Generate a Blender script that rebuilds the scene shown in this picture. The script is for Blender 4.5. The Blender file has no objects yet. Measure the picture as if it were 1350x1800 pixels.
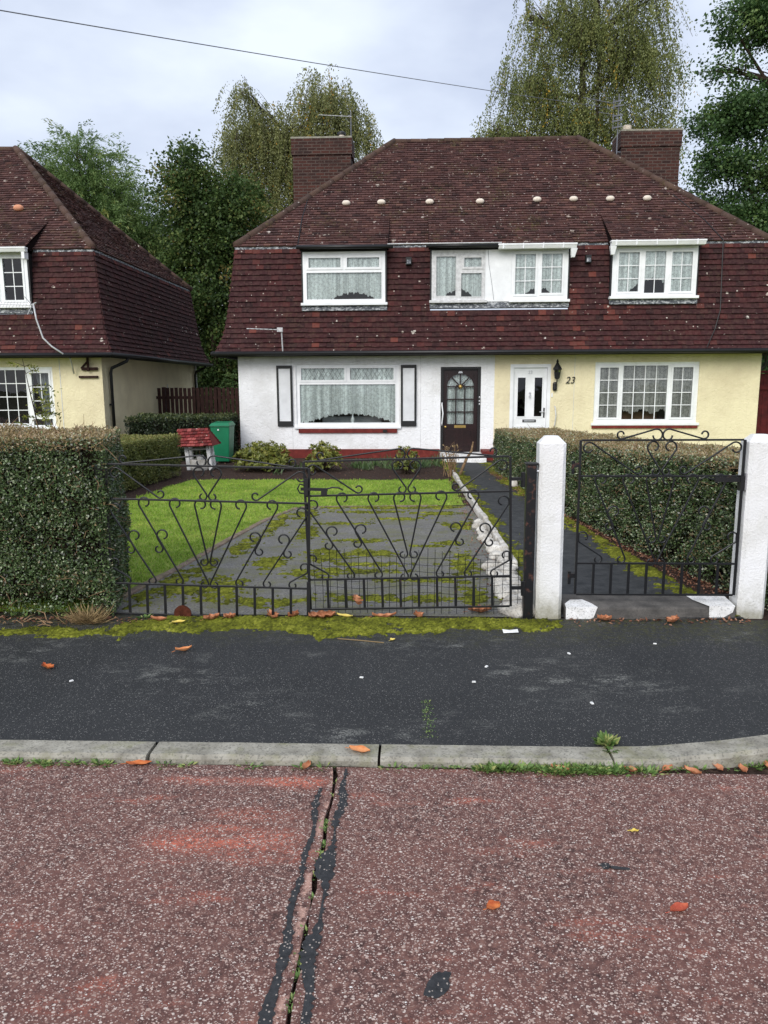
import bpy, math, random
import numpy as np
from mathutils import Vector, noise as mnoise
random.seed(7); rng = np.random.default_rng(11)
sc = bpy.context.scene; COL = sc.collection
R = math.radians
def S(r, g, b):
    f = lambda c: (c/255/12.92) if c/255 <= .04045 else ((c/255+.055)/1.055)**2.4
    return (f(r), f(g), f(b), 1)

# ------------------------------------------------------------ camera
cam = bpy.data.cameras.new('camera'); cam_o = bpy.data.objects.new('camera', cam); COL.objects.link(cam_o)
cam.sensor_fit = 'VERTICAL'; cam.sensor_height = 36; cam.lens = 1300/1800*36
cam.clip_start = .05; cam.clip_end = 2000
th, ps, ro = R(9.6), R(2.5), R(.26)
fw = Vector((-math.sin(ps)*math.cos(th), math.cos(ps)*math.cos(th), -math.sin(th)))
rt = Vector((math.cos(ps), math.sin(ps), 0)); up = rt.cross(fw)
r2 = rt*math.cos(ro)-up*math.sin(ro); u2 = up*math.cos(ro)+rt*math.sin(ro)
from mathutils import Matrix
mm = Matrix((r2, u2, -fw)).transposed().to_4x4(); mm.translation = (0, 0, 1.6)
cam_o.matrix_world = mm
sc.camera = cam_o

# ------------------------------------------------------------ world, sun, exposure
SUN_EL, SUN_AZ = R(34), R(202)      # azimuth clockwise from +Y: the soft sun stands behind the camera, to the left
w = bpy.data.worlds.new('World'); sc.world = w; w.use_nodes = True
nt = w.node_tree; nt.nodes.clear()
def wn(t, **k):
    n = nt.nodes.new(t)
    for a, b in k.items(): setattr(n, a, b)
    return n
sky = wn('ShaderNodeTexSky', sky_type='NISHITA', sun_disc=False, sun_elevation=SUN_EL, sun_rotation=SUN_AZ, dust_density=3.0)
tc = wn('ShaderNodeTexCoord'); mp = wn('ShaderNodeMapping'); mp.inputs['Scale'].default_value = (1, 1, 2.2)
nz = wn('ShaderNodeTexNoise'); nz.inputs['Scale'].default_value = 3.2; nz.inputs['Detail'].default_value = 5; nz.inputs['Roughness'].default_value = .5
cr = wn('ShaderNodeValToRGB'); cr.color_ramp.elements[0].position = .32; cr.color_ramp.elements[1].position = .66
cr.color_ramp.elements[0].color = (.50, .56, .71, 1); cr.color_ramp.elements[1].color = (.80, .87, .98, 1)
sca = wn('ShaderNodeVectorMath', operation='SCALE'); sca.inputs['Scale'].default_value = 7.5
mx = wn('ShaderNodeMix', data_type='RGBA'); mx.inputs[0].default_value = .9
bg = wn('ShaderNodeBackground'); bg.inputs['Strength'].default_value = .1; out = wn('ShaderNodeOutputWorld')
L = nt.links.new
L(tc.outputs['Generated'], mp.inputs[0]); L(mp.outputs[0], nz.inputs['Vector']); L(nz.outputs['Fac'], cr.inputs[0]); L(cr.outputs[0], sca.inputs[0])
L(sky.outputs[0], mx.inputs[6]); L(sca.outputs[0], mx.inputs[7]); L(mx.outputs[2], bg.inputs[0]); L(bg.outputs[0], out.inputs[0])
sun = bpy.data.lights.new('sun', 'SUN'); sun.energy = 1.5; sun.angle = R(38); sun.color = (1, .97, .92)
sun_o = bpy.data.objects.new('sun', sun); COL.objects.link(sun_o); sun_o.location = (-10, -20, 30)
sd = Vector((math.sin(SUN_AZ)*math.cos(SUN_EL), math.cos(SUN_AZ)*math.cos(SUN_EL), math.sin(SUN_EL)))
sun_o.rotation_euler = sd.to_track_quat('Z', 'Y').to_euler()
sc.view_settings.view_transform = 'Standard'; sc.view_settings.look = 'None'; sc.view_settings.gamma = 1; sc.view_settings.exposure = 0.72

# ------------------------------------------------------------ materials
class MT:
    def __init__(s, name, rough=.8, spec=.3):
        s.m = bpy.data.materials.new(name); s.m.use_nodes = True; s.t = s.m.node_tree
        s.b = s.t.nodes['Principled BSDF']; s.b.inputs['Roughness'].default_value = rough
        s.b.inputs['Specular IOR Level'].default_value = spec; s.out = s.t.nodes['Material Output']
        s._p = None
    def n(s, t, props=None, **inp):
        x = s.t.nodes.new(t)
        for a, b in (props or {}).items(): setattr(x, a, b)
        for a, b in inp.items(): s.set(x.inputs[a.replace('_', ' ')] if isinstance(a, str) else x.inputs[a], b)
        return x
    def set(s, sock, v):
        if hasattr(v, 'links') or isinstance(v, bpy.types.NodeSocket): s.t.links.new(v, sock)
        else: sock.default_value = v
    def pos(s, scale=(1, 1, 1), loc=(0, 0, 0), rot=(0, 0, 0)):
        if s._p is None: s._p = s.n('ShaderNodeNewGeometry').outputs['Position']
        if scale == (1, 1, 1) and loc == (0, 0, 0) and rot == (0, 0, 0): return s._p
        m = s.n('ShaderNodeMapping'); s.set(m.inputs['Vector'], s._p)
        m.inputs['Scale'].default_value = scale; m.inputs['Location'].default_value = loc; m.inputs['Rotation'].default_value = rot
        return m.outputs[0]
    def noise(s, scale, detail=4, rough=.5, vec=None, dist=0):
        return s.n('ShaderNodeTexNoise', Vector=vec or s.pos(), Scale=scale, Detail=detail, Roughness=rough, Distortion=dist).outputs['Fac']
    def vor(s, scale, feature='F1', vec=None, rand=1):
        return s.n('ShaderNodeTexVoronoi', {'feature': feature}, Vector=vec or s.pos(), Scale=scale, Randomness=rand)
    def tint(s): return s.n('ShaderNodeAttribute', {'attribute_name': 'tint'}).outputs['Fac']
    def ramp(s, fac, stops, interp='LINEAR'):
        r = s.n('ShaderNodeValToRGB'); s.set(r.inputs[0], fac); c = r.color_ramp; c.interpolation = interp
        while len(c.elements) < len(stops): c.elements.new(.5)
        for e, (p, col) in zip(c.elements, stops):
            e.position = p; e.color = col if len(col) == 4 else (*col, 1)
        return r.outputs[0]
    def step(s, fac, a, b):
        return s.n('ShaderNodeMapRange', {'clamp': True}, Value=fac, **{'From_Min': a, 'From_Max': b}).outputs[0]
    def mix(s, fac, a, b, blend='MIX'):
        x = s.n('ShaderNodeMix', {'data_type': 'RGBA', 'blend_type': blend}); s.set(x.inputs[0], fac); s.set(x.inputs[6], a); s.set(x.inputs[7], b)
        return x.outputs[2]
    def math(s, op, a, b=0., c=0.):
        x = s.n('ShaderNodeMath', {'operation': op}); s.set(x.inputs[0], a); s.set(x.inputs[1], b); s.set(x.inputs[2], c); return x.outputs[0]
    def col(s, v): s.set(s.b.inputs['Base Color'], v); return s
    def rgh(s, v): s.set(s.b.inputs['Roughness'], v); return s
    def bump(s, h, strength=.5, dist=.01):
        x = s.n('ShaderNodeBump', Height=h, Strength=strength, Distance=dist); s.set(s.b.inputs['Normal'], x.outputs[0]); return s
    def xyz(s):
        return s.n('ShaderNodeSeparateXYZ', Vector=s.pos()).outputs
def plain(name, c, rough=.6, spec=.3, var=.12, scale=9, metal=0):
    m = MT(name, rough, spec); f = m.noise(scale, 5, .6)
    d = tuple(x*(1-var*2) for x in c[:3])+(1,); l = tuple(min(1, x*(1+var)) for x in c[:3])+(1,)
    m.col(m.ramp(f, [(.3, d), (.7, l)])); m.bump(m.noise(scale*12, 3), .15, .003)
    m.b.inputs['Metallic'].default_value = metal
    return m.m
GREY = lambda v: (v, v, v, 1)

def stucco(name, c, dirt, sc=1., bs=.8, bd=.022):
    m = MT(name, .85, .25)
    a = m.noise(13*sc, 3, .55, dist=1.2 if sc == 1 else .3); b = m.noise(55*sc, 3, .6); big = m.noise(1.1, 4, .6)
    z = m.xyz()[2]
    base = m.mix(m.step(big, .45, .8), c, dirt)
    streak = m.noise(5, 4, .6, m.pos((1.6, 1.6, .18)))
    base = m.mix(m.math('MULTIPLY', m.step(streak, .5, .75), .28), base, dirt)
    pit = m.step(a, .36, .28)
    base = m.mix(m.math('MULTIPLY', pit, .35), base, dirt)
    if sc > 1:
        gz = m.math('ADD', z, m.math('MULTIPLY', m.math('SUBTRACT', m.noise(9, 5, .7), .5), .35)); base = m.mix(m.math('MULTIPLY', m.step(gz, .20, .0), .75), base, S(122, 116, 84)); base = m.mix(m.math('MULTIPLY', m.step(m.noise(24, 4, .7), .66, .72), .5), base, S(120, 116, 108))
    m.col(base); h = m.math('ADD', a, m.math('MULTIPLY', b, .25)); m.bump(h, bs, bd); return m.m
WHITE_ST = stucco('white stucco', (.87, .87, .88, 1), (.62, .61, .59, 1))
CREAM_ST = stucco('cream stucco', (.82, .73, .49, 1), (.64, .55, .36, 1))
PVC = plain('white plastic', (.86, .87, .88, 1), .35, .5, .05, 5)
PVCOLD = plain('weathered white paint', (.66, .66, .66, 1), .5, .4, .14, 14)
BLACKP = plain('black gutter plastic', (.012, .012, .013, 1), .4, .4)
BLACKW = plain('black paint', (.012, .012, .013, 1), .5, .4)
IRON = None
def iron(name, rust):
    m = MT(name, .45, .5); f = m.noise(22, 5, .65); g = m.noise(4, 3)
    k = m.math('MULTIPLY', m.step(f, .55, .7), m.step(g, 1-rust, 1.1-rust))
    m.col(m.mix(k, S(20, 21, 24), S(96, 52, 34))); m.bump(m.noise(120, 3), .25, .002); m.rgh(m.math('ADD', .35, m.math('MULTIPLY', k, .5))); return m.m
IRON = iron('black painted iron', .32); RUST_IRON = iron('rusting black iron', .62)
RUST = plain('rust', S(84, 46, 34), .9, .1, .3, 30)
def redpaint():
    m = MT('red masonry paint', .7, .25); f = m.noise(7, 5, .6)
    m.col(m.ramp(f, [(.3, S(84, 32, 29)), (.55, S(112, 42, 37)), (.75, S(132, 64, 54))])); m.bump(m.noise(60, 3), .4, .006); return m.m
REDP = redpaint()
def tiles(name, stops, moss, lich):
    m = MT(name, .82, .22); t = m.tint(); n1 = m.noise(16, 5, .65); n2 = m.noise(1.3, 5, .62); n3 = m.noise(34, 4, .7)
    c = m.ramp(t, stops)
    c = m.mix(m.math('MULTIPLY', m.step(n1, .4, .75), .35), c, S(108, 84, 76))
    c = m.mix(m.math('MULTIPLY', m.step(n3, .5, .75), .45), c, S(30, 20, 21))
    mk = m.math('MULTIPLY', m.step(n2, .5, .72), m.step(n1, .48, .62))
    c = m.mix(m.math('MULTIPLY', mk, moss), c, S(92, 86, 48))
    for sc_, lq, rd in ((4.6, lich, .26), (11.0, lich*.8, .30), (19.0, lich*.7, .34)):
        wob = m.n('ShaderNodeVectorMath', {'operation': 'SCALE'}, Scale=.55/sc_); m.set(wob.inputs[0], m.n('ShaderNodeTexNoise', Vector=m.pos(), Scale=sc_*3.2, Detail=3.0).outputs['Color'])
        ad = m.n('ShaderNodeVectorMath', {'operation': 'ADD'}); m.set(ad.inputs[0], m.pos()); m.set(ad.inputs[1], wob.outputs[0])
        v = m.vor(sc_, vec=ad.outputs[0]); rr = m.n('ShaderNodeSeparateColor', Color=v.outputs['Color']).outputs
        rad = m.math('MULTIPLY', m.step(rr[0], 1-lq, 1.0), rd)
        k = m.step(m.math('SUBTRACT', rad, v.outputs['Distance']), .0, .05)
        c = m.mix(m.math('MULTIPLY', m.math('MULTIPLY', k, m.step(n1, .30, .52)), .85), c, m.ramp(rr[1], [(0, S(150, 136, 124)), (.5, S(196, 184, 172)), (1, S(214, 208, 198))]))
    m.col(c); m.bump(m.math('ADD', n1, n3), .35, .006); return m.m
TILE_UP = tiles('weathered clay roof tiles', [(0, S(48, 33, 33)), (.4, S(78, 52, 50)), (.75, S(94, 64, 59)), (1, S(110, 78, 68))], .9, .3)
TILE_LO = tiles('hung clay tiles', [(0, S(40, 21, 24)), (.4, S(56, 28, 31)), (.75, S(70, 33, 34)), (1, S(106, 55, 47))], .16, .10)
RIDGE = tiles('clay ridge tiles', [(0, S(66, 52, 46)), (1, S(88, 68, 58))], .6, .1)
TILE_BACK = plain('roof felt', S(26, 18, 18), .95, .05)
def brick(name):
    m = MT(name, .85, .2)
    p = m.n('ShaderNodeSeparateXYZ', Vector=m.pos()).outputs
    cv = m.n('ShaderNodeCombineXYZ', X=m.math('ADD', p[0], p[1]), Y=p[2]).outputs[0]
    b = m.n('ShaderNodeTexBrick', Vector=cv, Scale=1.0, Color1=S(80, 47, 40), Color2=S(50, 33, 31), Mortar=S(88, 76, 70))
    b.inputs['Mortar Size'].default_value = .011; b.inputs['Brick Width'].default_value = .225; b.inputs['Row Height'].default_value = .075
    n1 = m.noise(3, 5, .65); n2 = m.noise(28, 4)
    c = m.mix(m.math('MULTIPLY', m.step(n1, .4, .7), .6), b.outputs[0], S(46, 36, 34))
    c = m.mix(m.math('MULTIPLY', m.step(n2, .6, .75), .4), c, S(130, 104, 92))
    m.col(c); m.bump(m.math('ADD', m.math('MULTIPLY', b.outputs['Fac'], -.6), n2), .5, .01); return m.m
BRICK = brick('sooty brick')
def lead():
    m = MT('weathered lead flashing', .6, .4); f = m.noise(16, 6, .75, m.pos((1, 1, 1.6)))
    m.col(m.ramp(f, [(.36, S(58, 62, 70)), (.52, S(96, 100, 106)), (.58, S(196, 198, 200)), (.7, S(120, 124, 128))])); m.bump(f, .5, .01); return m.m
LEAD = lead()
def glass(name, tint, ior=1.5):
    m = MT(name); t = m.n('ShaderNodeBsdfTransparent', Color=tint); g = m.n('ShaderNodeBsdfGlossy', Roughness=.02)
    wv = m.n('ShaderNodeBump', Height=m.noise(2.2, 2), Strength=.06, Distance=.05); m.set(g.inputs['Normal'], wv.outputs[0])
    fr = m.n('ShaderNodeFresnel', IOR=ior); k = m.math('ADD', m.math('MULTIPLY', fr.outputs[0], 1.1), .02)
    x = m.n('ShaderNodeMixShader'); m.set(x.inputs[0], k); m.set(x.inputs[1], t.outputs[0]); m.set(x.inputs[2], g.outputs[0])
    m.t.links.new(x.outputs[0], m.out.inputs[0]); return m.m
GLASS = glass('window glass', (.93, .99, .98, 1)); DARKGLASS = glass('dark obscured glass', (.10, .12, .13, 1))
def lace(name, c, holes):
    m = MT(name, .9, .1)
    v = m.vor(34, 'DISTANCE_TO_EDGE'); v2 = m.vor(15)
    a = m.step(v.outputs['Distance'], .06, .16)
    fold_shade = m.noise(13, 3, .6, m.pos((1, 1, .02)))  # upright bands darken the net colour, painting in the shade of folds
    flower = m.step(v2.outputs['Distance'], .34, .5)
    tr = m.n('ShaderNodeBsdfTransparent'); df = m.n('ShaderNodeBsdfDiffuse', Color=m.mix(m.step(fold_shade, .40, .60), tuple(x*.66 for x in c[:3])+(1,), c)); tl = m.n('ShaderNodeBsdfTranslucent', Color=c)
    s1 = m.n('ShaderNodeMixShader'); s1.inputs[0].default_value = .1; m.set(s1.inputs[1], df.outputs[0]); m.set(s1.inputs[2], tl.outputs[0])
    s2 = m.n('ShaderNodeMixShader'); m.set(s2.inputs[0], m.math('MULTIPLY', m.math('MULTIPLY', a, flower), holes)); m.set(s2.inputs[1], s1.outputs[0]); m.set(s2.inputs[2], tr.outputs[0])
    m.t.links.new(s2.outputs[0], m.out.inputs[0]); return m.m
LACE = lace('white lace net', (.98, 1.0, .99, 1), .34); LACEGREY = lace('grey net curtain', (.52, .49, .47, 1), .4)
DRAPE = plain('grey drape', (.42, .42, .43, 1), .9, .1)
ROOM = plain('painted dim room lining', (.06, .05, .045, 1), .9, .1)  # dark colour stands in for the gloom of unlit rooms behind the glass
TAN = plain('tan furniture', S(112, 86, 62), .8, .1)
BROWN_D = plain('dark brown door stain', S(34, 14, 14), .35, .45, .2, 6)
BRASS = plain('brass', S(190, 160, 96), .35, .5, .1, 9, .8)
CHROME = plain('steel', (.6, .6, .62, 1), .35, .5, .1, 9, .8)
ALU = plain('aluminium', (.55, .55, .56, 1), .5, .4, .15, 20, .3)
def asphalt():
    m = MT('dark asphalt', .8, .35)
    g = m.vor(260); rc = m.n('ShaderNodeSeparateColor', Color=g.outputs['Color']).outputs
    n1 = m.noise(1.2, 5, .6); n2 = m.noise(90, 3, .6); n3 = m.noise(5, 5, .7, m.pos((1, 2.2, 1)))
    c = m.ramp(n2, [(.3, S(29, 30, 31)), (.7, S(53, 54, 55))])
    c = m.mix(m.math('MULTIPLY', m.step(n1, .35, .7), .4), c, S(64, 65, 66))
    c = m.mix(m.math('MULTIPLY', m.math('GREATER_THAN', rc[0], .965), .8), c, S(140, 138, 134))
    n4 = m.noise(.9, 3, .6, m.pos((1, 1.6, 1))); sc_ = m.math('MULTIPLY', m.math('MULTIPLY', m.step(m.noise(6, 6, .75, m.pos((.7, 1.4, 1))), .50, .60), m.step(n4, .50, .62)), m.step(n2, .42, .55)); c = m.mix(m.math('MULTIPLY', sc_, .7), c, S(140, 140, 134)); wet = m.noise(.7, 4, .6, m.pos((1.4, .5, 1), (3, 1, 0))); c = m.mix(m.math('MULTIPLY', m.step(wet, .5, .68), .45), c, S(30, 31, 34))
    y = m.xyz()[1]
    mo = m.math('MULTIPLY', m.step(m.math('ADD', y, m.math('MULTIPLY', m.math('SUBTRACT', m.noise(6, 4), .5), .7)), 4.42, 4.85), m.step(m.noise(30, 4), .42, .62))
    c = m.mix(m.math('MULTIPLY', mo, .75), c, S(72, 72, 34))
    m.col(c); m.bump(m.math('ADD', g.outputs['Distance'], n2), .55, .006); m.rgh(m.ramp(n1, [(.35, GREY(.55)), (.7, GREY(.85))])); return m.m
ASPHALT = asphalt()
def aggregate():
    m = MT('red exposed aggregate', .78, .35)
    base = m.ramp(m.noise(42, 5, .6), [(.28, S(52, 36, 33)), (.5, S(96, 67, 61)), (.72, S(130, 95, 84))])
    big = m.noise(1.6, 5, .65)
    x, y, z = m.xyz()[0], m.xyz()[1], None
    base = m.mix(m.math('MULTIPLY', m.step(big, .42, .7), .5), base, S(126, 84, 74))
    # worn orange brick-red scuffs: two bands left of the joint, faint elsewhere
    wv = m.noise(2.2, 5, .7, m.pos((.8, 2.6, 1)))
    def band(y0, hw, x0, x1, amt):
        d = m.math('ABSOLUTE', m.math('SUBTRACT', m.math('ADD', y, m.math('MULTIPLY', m.math('SUBTRACT', m.noise(3, 3), .5), .12)), y0))
        k = m.step(d, hw, hw*.2); k = m.math('MULTIPLY', k, m.math('MULTIPLY', m.step(x, x0, x0+.25), m.step(x, x1, x1-.1)))
        return m.math('MULTIPLY', m.math('MULTIPLY', k, m.step(wv, .35, .6)), amt)
    k = m.math('ADD', band(2.845, .055, -1.15, -.33, 1.2), m.math('ADD', band(2.44, .11, -1.05, -.38, 1.25), band(2.60, .07, -.9, -.4, .6)))
    k = m.math('ADD', k, m.math('MULTIPLY', m.step(wv, .57, .72), .75))
    k = m.math('MINIMUM', k, 1.0)
    grain = m.step(m.noise(60, 4, .7), .35, .6)
    base = m.mix(m.math('MULTIPLY', k, grain), base, S(190, 104, 82))
    # stones
    wob = m.n('ShaderNodeTexNoise', Vector=m.pos(), Scale=150.0, Detail=2.0).outputs['Color']
    def stones(scale, thr, r0, r1, light, rot):
        sc2 = m.n('ShaderNodeVectorMath', {'operation': 'SCALE'}, Scale=.7/scale); m.set(sc2.inputs[0], wob)
        ad = m.n('ShaderNodeVectorMath', {'operation': 'ADD'}); m.set(ad.inputs[0], m.pos((1, 1.25, 1), rot=(0, 0, rot))); m.set(ad.inputs[1], sc2.outputs[0])
        v = m.vor(scale, vec=ad.outputs[0]); rc = m.n('ShaderNodeSeparateColor', Color=v.outputs['Color']).outputs
        rad = m.math('ADD', r0, m.math('MULTIPLY', rc[1], r1)); on = m.math('GREATER_THAN', rc[0], thr)
        mask = m.math('MULTIPLY', m.step(m.math('SUBTRACT', rad, v.outputs['Distance']), .0, .06), on)
        return mask, m.ramp(rc[2], light), v
    m0, c0, v0 = stones(66, .78, .20, .24, [(0, S(126, 92, 84)), (.4, S(180, 160, 148)), (.8, S(222, 214, 206)), (1, S(236, 232, 226))], 1.1)
    m1, c1, v1 = stones(100, .28, .20, .30, [(0, S(112, 78, 72)), (.3, S(170, 142, 130)), (.65, S(208, 194, 184)), (1, S(230, 224, 216))], .4)
    m2, c2, v2 = stones(160, .2, .2, .32, [(0, S(36, 28, 30)), (.25, S(70, 50, 50)), (.5, S(128, 98, 90)), (.75, S(178, 154, 144)), (1, S(216, 204, 194))], 2.0)
    c = m.mix(m2, base, c2); c = m.mix(m1, c, c1); c = m.mix(m0, c, c0)
    # pale pink broken arris beside the joint
    jx = m.math('ABSOLUTE', m.math('ADD', x, m.math('ADD', .352, m.math('MULTIPLY', m.math('SUBTRACT', m.noise(9, 4), .5), .05))))
    jm = m.math('MULTIPLY', m.step(jx, .02, .004), m.step(m.noise(8, 6, .75), .50, .56)); c = m.mix(m.math('MULTIPLY', jm, .7), c, S(196, 156, 140))
    m.col(c)
    h = m.math('ADD', m.math('MAXIMUM', m0, m1), m.math('ADD', m.math('MULTIPLY', m2, .5), m.noise(150, 3)))
    m.bump(h, .45, .004); return m.m
AGG = aggregate()
def concrete(name, a, b, moss=0):
    m = MT(name, .85, .2); n1 = m.noise(9, 6, .65); n2 = m.noise(80, 3); c = m.ramp(n1, [(.3, a), (.7, b)])
    v = m.vor(140); rc = m.n('ShaderNodeSeparateColor', Color=v.outputs['Color']).outputs[0]
    c = m.mix(m.math('MULTIPLY', m.math('GREATER_THAN', rc, .85), .35), c, S(60, 60, 58))
    if moss: c = m.mix(m.math('MULTIPLY', m.step(m.noise(6, 5, .7), .5, .68), moss), c, S(112, 112, 66))
    m.col(c); m.bump(m.math('ADD', n1, n2), .5, .008); return m.m
KERB = concrete('kerb concrete', S(118, 114, 104), S(172, 168, 156), .5)
PATHM = concrete('dark path tarmac', S(48, 50, 52), S(76, 77, 78))
PINKK = concrete('pink concrete edging', S(96, 84, 74), S(152, 132, 118), .7)
WHITEROCK = concrete('white painted stone', S(150, 144, 134), S(226, 222, 214))
WPAINT = concrete('chalky white paint', S(206, 204, 200), S(242, 242, 242))
STEPG = concrete('grey concrete step', S(70, 68, 66), S(104, 100, 96))
def drive():
    m = MT('imprinted grey paving', .8, .3)
    n0 = m.noise(3, 3); wv = m.n('ShaderNodeTexWave', {'wave_type': 'RINGS', 'rings_direction': 'SPHERICAL'}, Scale=1.0)
    p = m.n('ShaderNodeVectorMath', {'operation': 'ADD'}); m.set(p.inputs[0], m.pos()); m.set(p.inputs[1], m.n('ShaderNodeTexNoise', Scale=6.0, Vector=m.pos()).outputs['Color'])
    v = m.vor(9.5, 'DISTANCE_TO_EDGE', p.outputs[0], .75); e = m.step(v.outputs['Distance'], .10, .03)
    g = m.noise(70, 4, .6); big = m.noise(1.4, 5, .6)
    c = m.ramp(g, [(.3, S(80, 79, 77)), (.7, S(132, 130, 126))]); c = m.mix(m.math('MULTIPLY', m.step(big, .4, .7), .4), c, S(120, 118, 114))
    c = m.mix(m.math('MULTIPLY', e, m.math('MULTIPLY', m.step(n0, .35, .6), .5)), c, S(150, 147, 140))
    mo = m.math('MULTIPLY', m.step(m.noise(2.4, 6, .75, m.pos((1, 1.5, 1))), .46, .62), m.step(g, .35, .6)); c = m.mix(m.math('MULTIPLY', mo, .8), c, S(104, 106, 44))
    m.col(c); m.bump(m.math('ADD', m.math('MULTIPLY', e, -.8), g), .6, .012); return m.m
DRIVE = drive()
def soil():
    m = MT('dark soil', .95, .1); n1 = m.noise(24, 6, .7); m.col(m.ramp(n1, [(.3, S(36, 28, 26)), (.55, S(70, 56, 50)), (.75, S(104, 86, 74))])); m.bump(n1, 1, .03); return m.m
SOIL = soil()
GROUND = plain('rough ground', S(78, 82, 54), .95, .1, .3, 2)
LAWNB = plain('lawn thatch', S(134, 148, 70), .95, .1, .25, 3)
def leafm(name, stops, rough=.5, spec=.4, trans=.25):
    m = MT(name, rough, spec); c = m.ramp(m.tint(), stops); m.col(c)
    tl = m.n('ShaderNodeBsdfTranslucent', Color=c); x = m.n('ShaderNodeMixShader'); x.inputs[0].default_value = trans
    m.set(x.inputs[1], m.b.outputs[0]); m.set(x.inputs[2], tl.outputs[0]); m.t.links.new(x.outputs[0], m.out.inputs[0]); return m.m
HEDGE_L = leafm('privet leaves', [(0, S(40, 50, 34)), (.18, S(62, 74, 46)), (.36, S(84, 108, 62)), (.50, S(122, 144, 96)), (.58, S(186, 194, 160)), (.66, S(130, 108, 78)), (.76, S(150, 136, 88)), (.88, S(152, 132, 96)), (1, S(182, 156, 122))], .28, .7, .2)  # palest stop paints glossy highlights into the colour of some leaves
HEDGE_Y = leafm('yellowish privet leaves', [(0, S(50, 60, 30)), (.3, S(88, 98, 50)), (.6, S(124, 128, 68)), (.8, S(144, 140, 82)), (1, S(150, 128, 88))], .45, .4, .2)  # yellower leaf colours for the low boundary hedge
HEDGE_D = leafm('dark hedge leaves', [(0, S(24, 34, 22)), (.5, S(46, 60, 36)), (.8, S(74, 84, 46)), (1, S(104, 108, 60))], .45, .4, .15)
TWIG = plain('hedge twig core', S(34, 28, 22), .95, .05, .4, 20)
BARK = plain('bark', S(62, 52, 44), .9, .1, .3, 12); BARKB = plain('birch bark', S(84, 76, 68), .9, .1, .4, 8); DTWIG = plain('dead stems', S(148, 122, 94), .9, .1, .3, 30)
WILLOW = leafm('willow leaves', [(0, S(70, 92, 50)), (.5, S(112, 138, 80)), (.85, S(142, 162, 102)), (1, S(158, 160, 84))], .45, .35, .42)
DARKT = leafm('dark sycamore leaves', [(0, S(48, 66, 36)), (.5, S(84, 108, 58)), (.85, S(122, 136, 76)), (1, S(146, 130, 74))], .5, .3, .45)
DARKB = leafm('deep green sycamore leaves', [(0, S(52, 76, 46)), (.6, S(94, 124, 74)), (1, S(134, 156, 92))], .45, .35, .45)
BIRCH = leafm('olive birch leaves', [(0, S(92, 98, 60)), (.5, S(140, 144, 90)), (.85, S(168, 170, 116)), (.95, S(168, 152, 78)), (1, S(200, 152, 50))], .45, .35, .45)
BIRCH2 = leafm('yellowing birch leaves', [(0, S(88, 98, 56)), (.5, S(134, 142, 84)), (.85, S(162, 166, 106)), (.95, S(176, 162, 74)), (1, S(200, 164, 58))], .45, .35, .45)
SHRUB = leafm('yellow green shrub leaves', [(0, S(62, 70, 28)), (.4, S(104, 112, 44)), (.8, S(146, 148, 66)), (1, S(172, 164, 88))], .4, .5, .25)
GRASS = leafm('lawn grass', [(0, S(104, 138, 46)), (.5, S(146, 180, 66)), (.85, S(182, 198, 92)), (1, S(206, 196, 118))], .5, .3, .3)
TUFT = leafm('strap leaves', [(0, S(44, 66, 40)), (1, S(92, 116, 66))], .45, .4, .25)
WEED = leafm('weed leaves', [(0, S(78, 108, 54)), (.7, S(132, 162, 92)), (1, S(172, 172, 110))], .5, .3, .3)
DRY = leafm('dry grass', [(0, S(110, 90, 62)), (1, S(178, 154, 112))], .7, .2, .2)
MOSS = leafm('moss', [(0, S(66, 68, 30)), (.35, S(102, 106, 38)), (.65, S(130, 134, 48)), (.88, S(160, 160, 68)), (1, S(128, 112, 66))], .9, .1, .15)
LITTER = leafm('leaf litter', [(0, S(74, 48, 38)), (.5, S(128, 86, 66)), (1, S(176, 136, 112))], .8, .2, .15)
def leafskin(name, a, b):
    m = MT(name, .75, .15); n1 = m.noise(30, 4); m.col(m.ramp(n1, [(.35, a), (.65, b)])); return m.m
OR_L = leafskin('orange leaf', S(160, 78, 46), S(200, 120, 70)); RD_L = leafskin('red leaf', S(150, 62, 52), S(196, 112, 82)); BR_L = leafskin('brown leaf', S(150, 92, 62), S(196, 138, 104)); YE_L = leafskin('yellow leaf', S(204, 178, 84), S(226, 208, 120)); TAN_L = leafskin('tan leaf', S(196, 122, 76), S(222, 160, 110))
PAPER = plain('white paper', (.78, .78, .76, 1), .8, .2)
GREENP = plain('green plastic', S(18, 112, 76), .45, .4, .08, 4)
FENCEM = plain('dark brown fence stain', S(58, 38, 34), .8, .2, .3, 10)
MAROON = plain('maroon stained boards', S(86, 26, 28), .7, .25, .25, 8)
WELLR = tiles('red painted slates', [(0, S(84, 30, 32)), (.5, S(124, 44, 44)), (1, S(166, 84, 80))], .2, .2)
def tarm():
    m = MT('tar sealant', .7, .35); v = m.vor(120); rc = m.n('ShaderNodeSeparateColor', Color=v.outputs['Color']).outputs
    c = m.ramp(m.noise(40, 5, .65), [(.3, S(32, 33, 35)), (.7, S(58, 59, 61))]); k = m.math('MULTIPLY', m.math('GREATER_THAN', rc[0], .8), m.step(v.outputs['Distance'], .4, .3))
    m.col(m.mix(m.math('MULTIPLY', k, .8), c, S(176, 164, 154))); m.bump(m.noise(90, 3), .5, .004); return m.m
TAR = tarm()
VENT = plain('pale clay vent', S(228, 216, 200), .8, .2, .12, 30); VENT2 = plain('salmon clay vent', S(212, 150, 118), .8, .2, .12, 30)
CABLEM = plain('cable sheath', S(112, 114, 122), .6, .3); REDROOF = plain('red outhouse roof', S(128, 70, 58), .85, .2, .2, 14)

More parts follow.
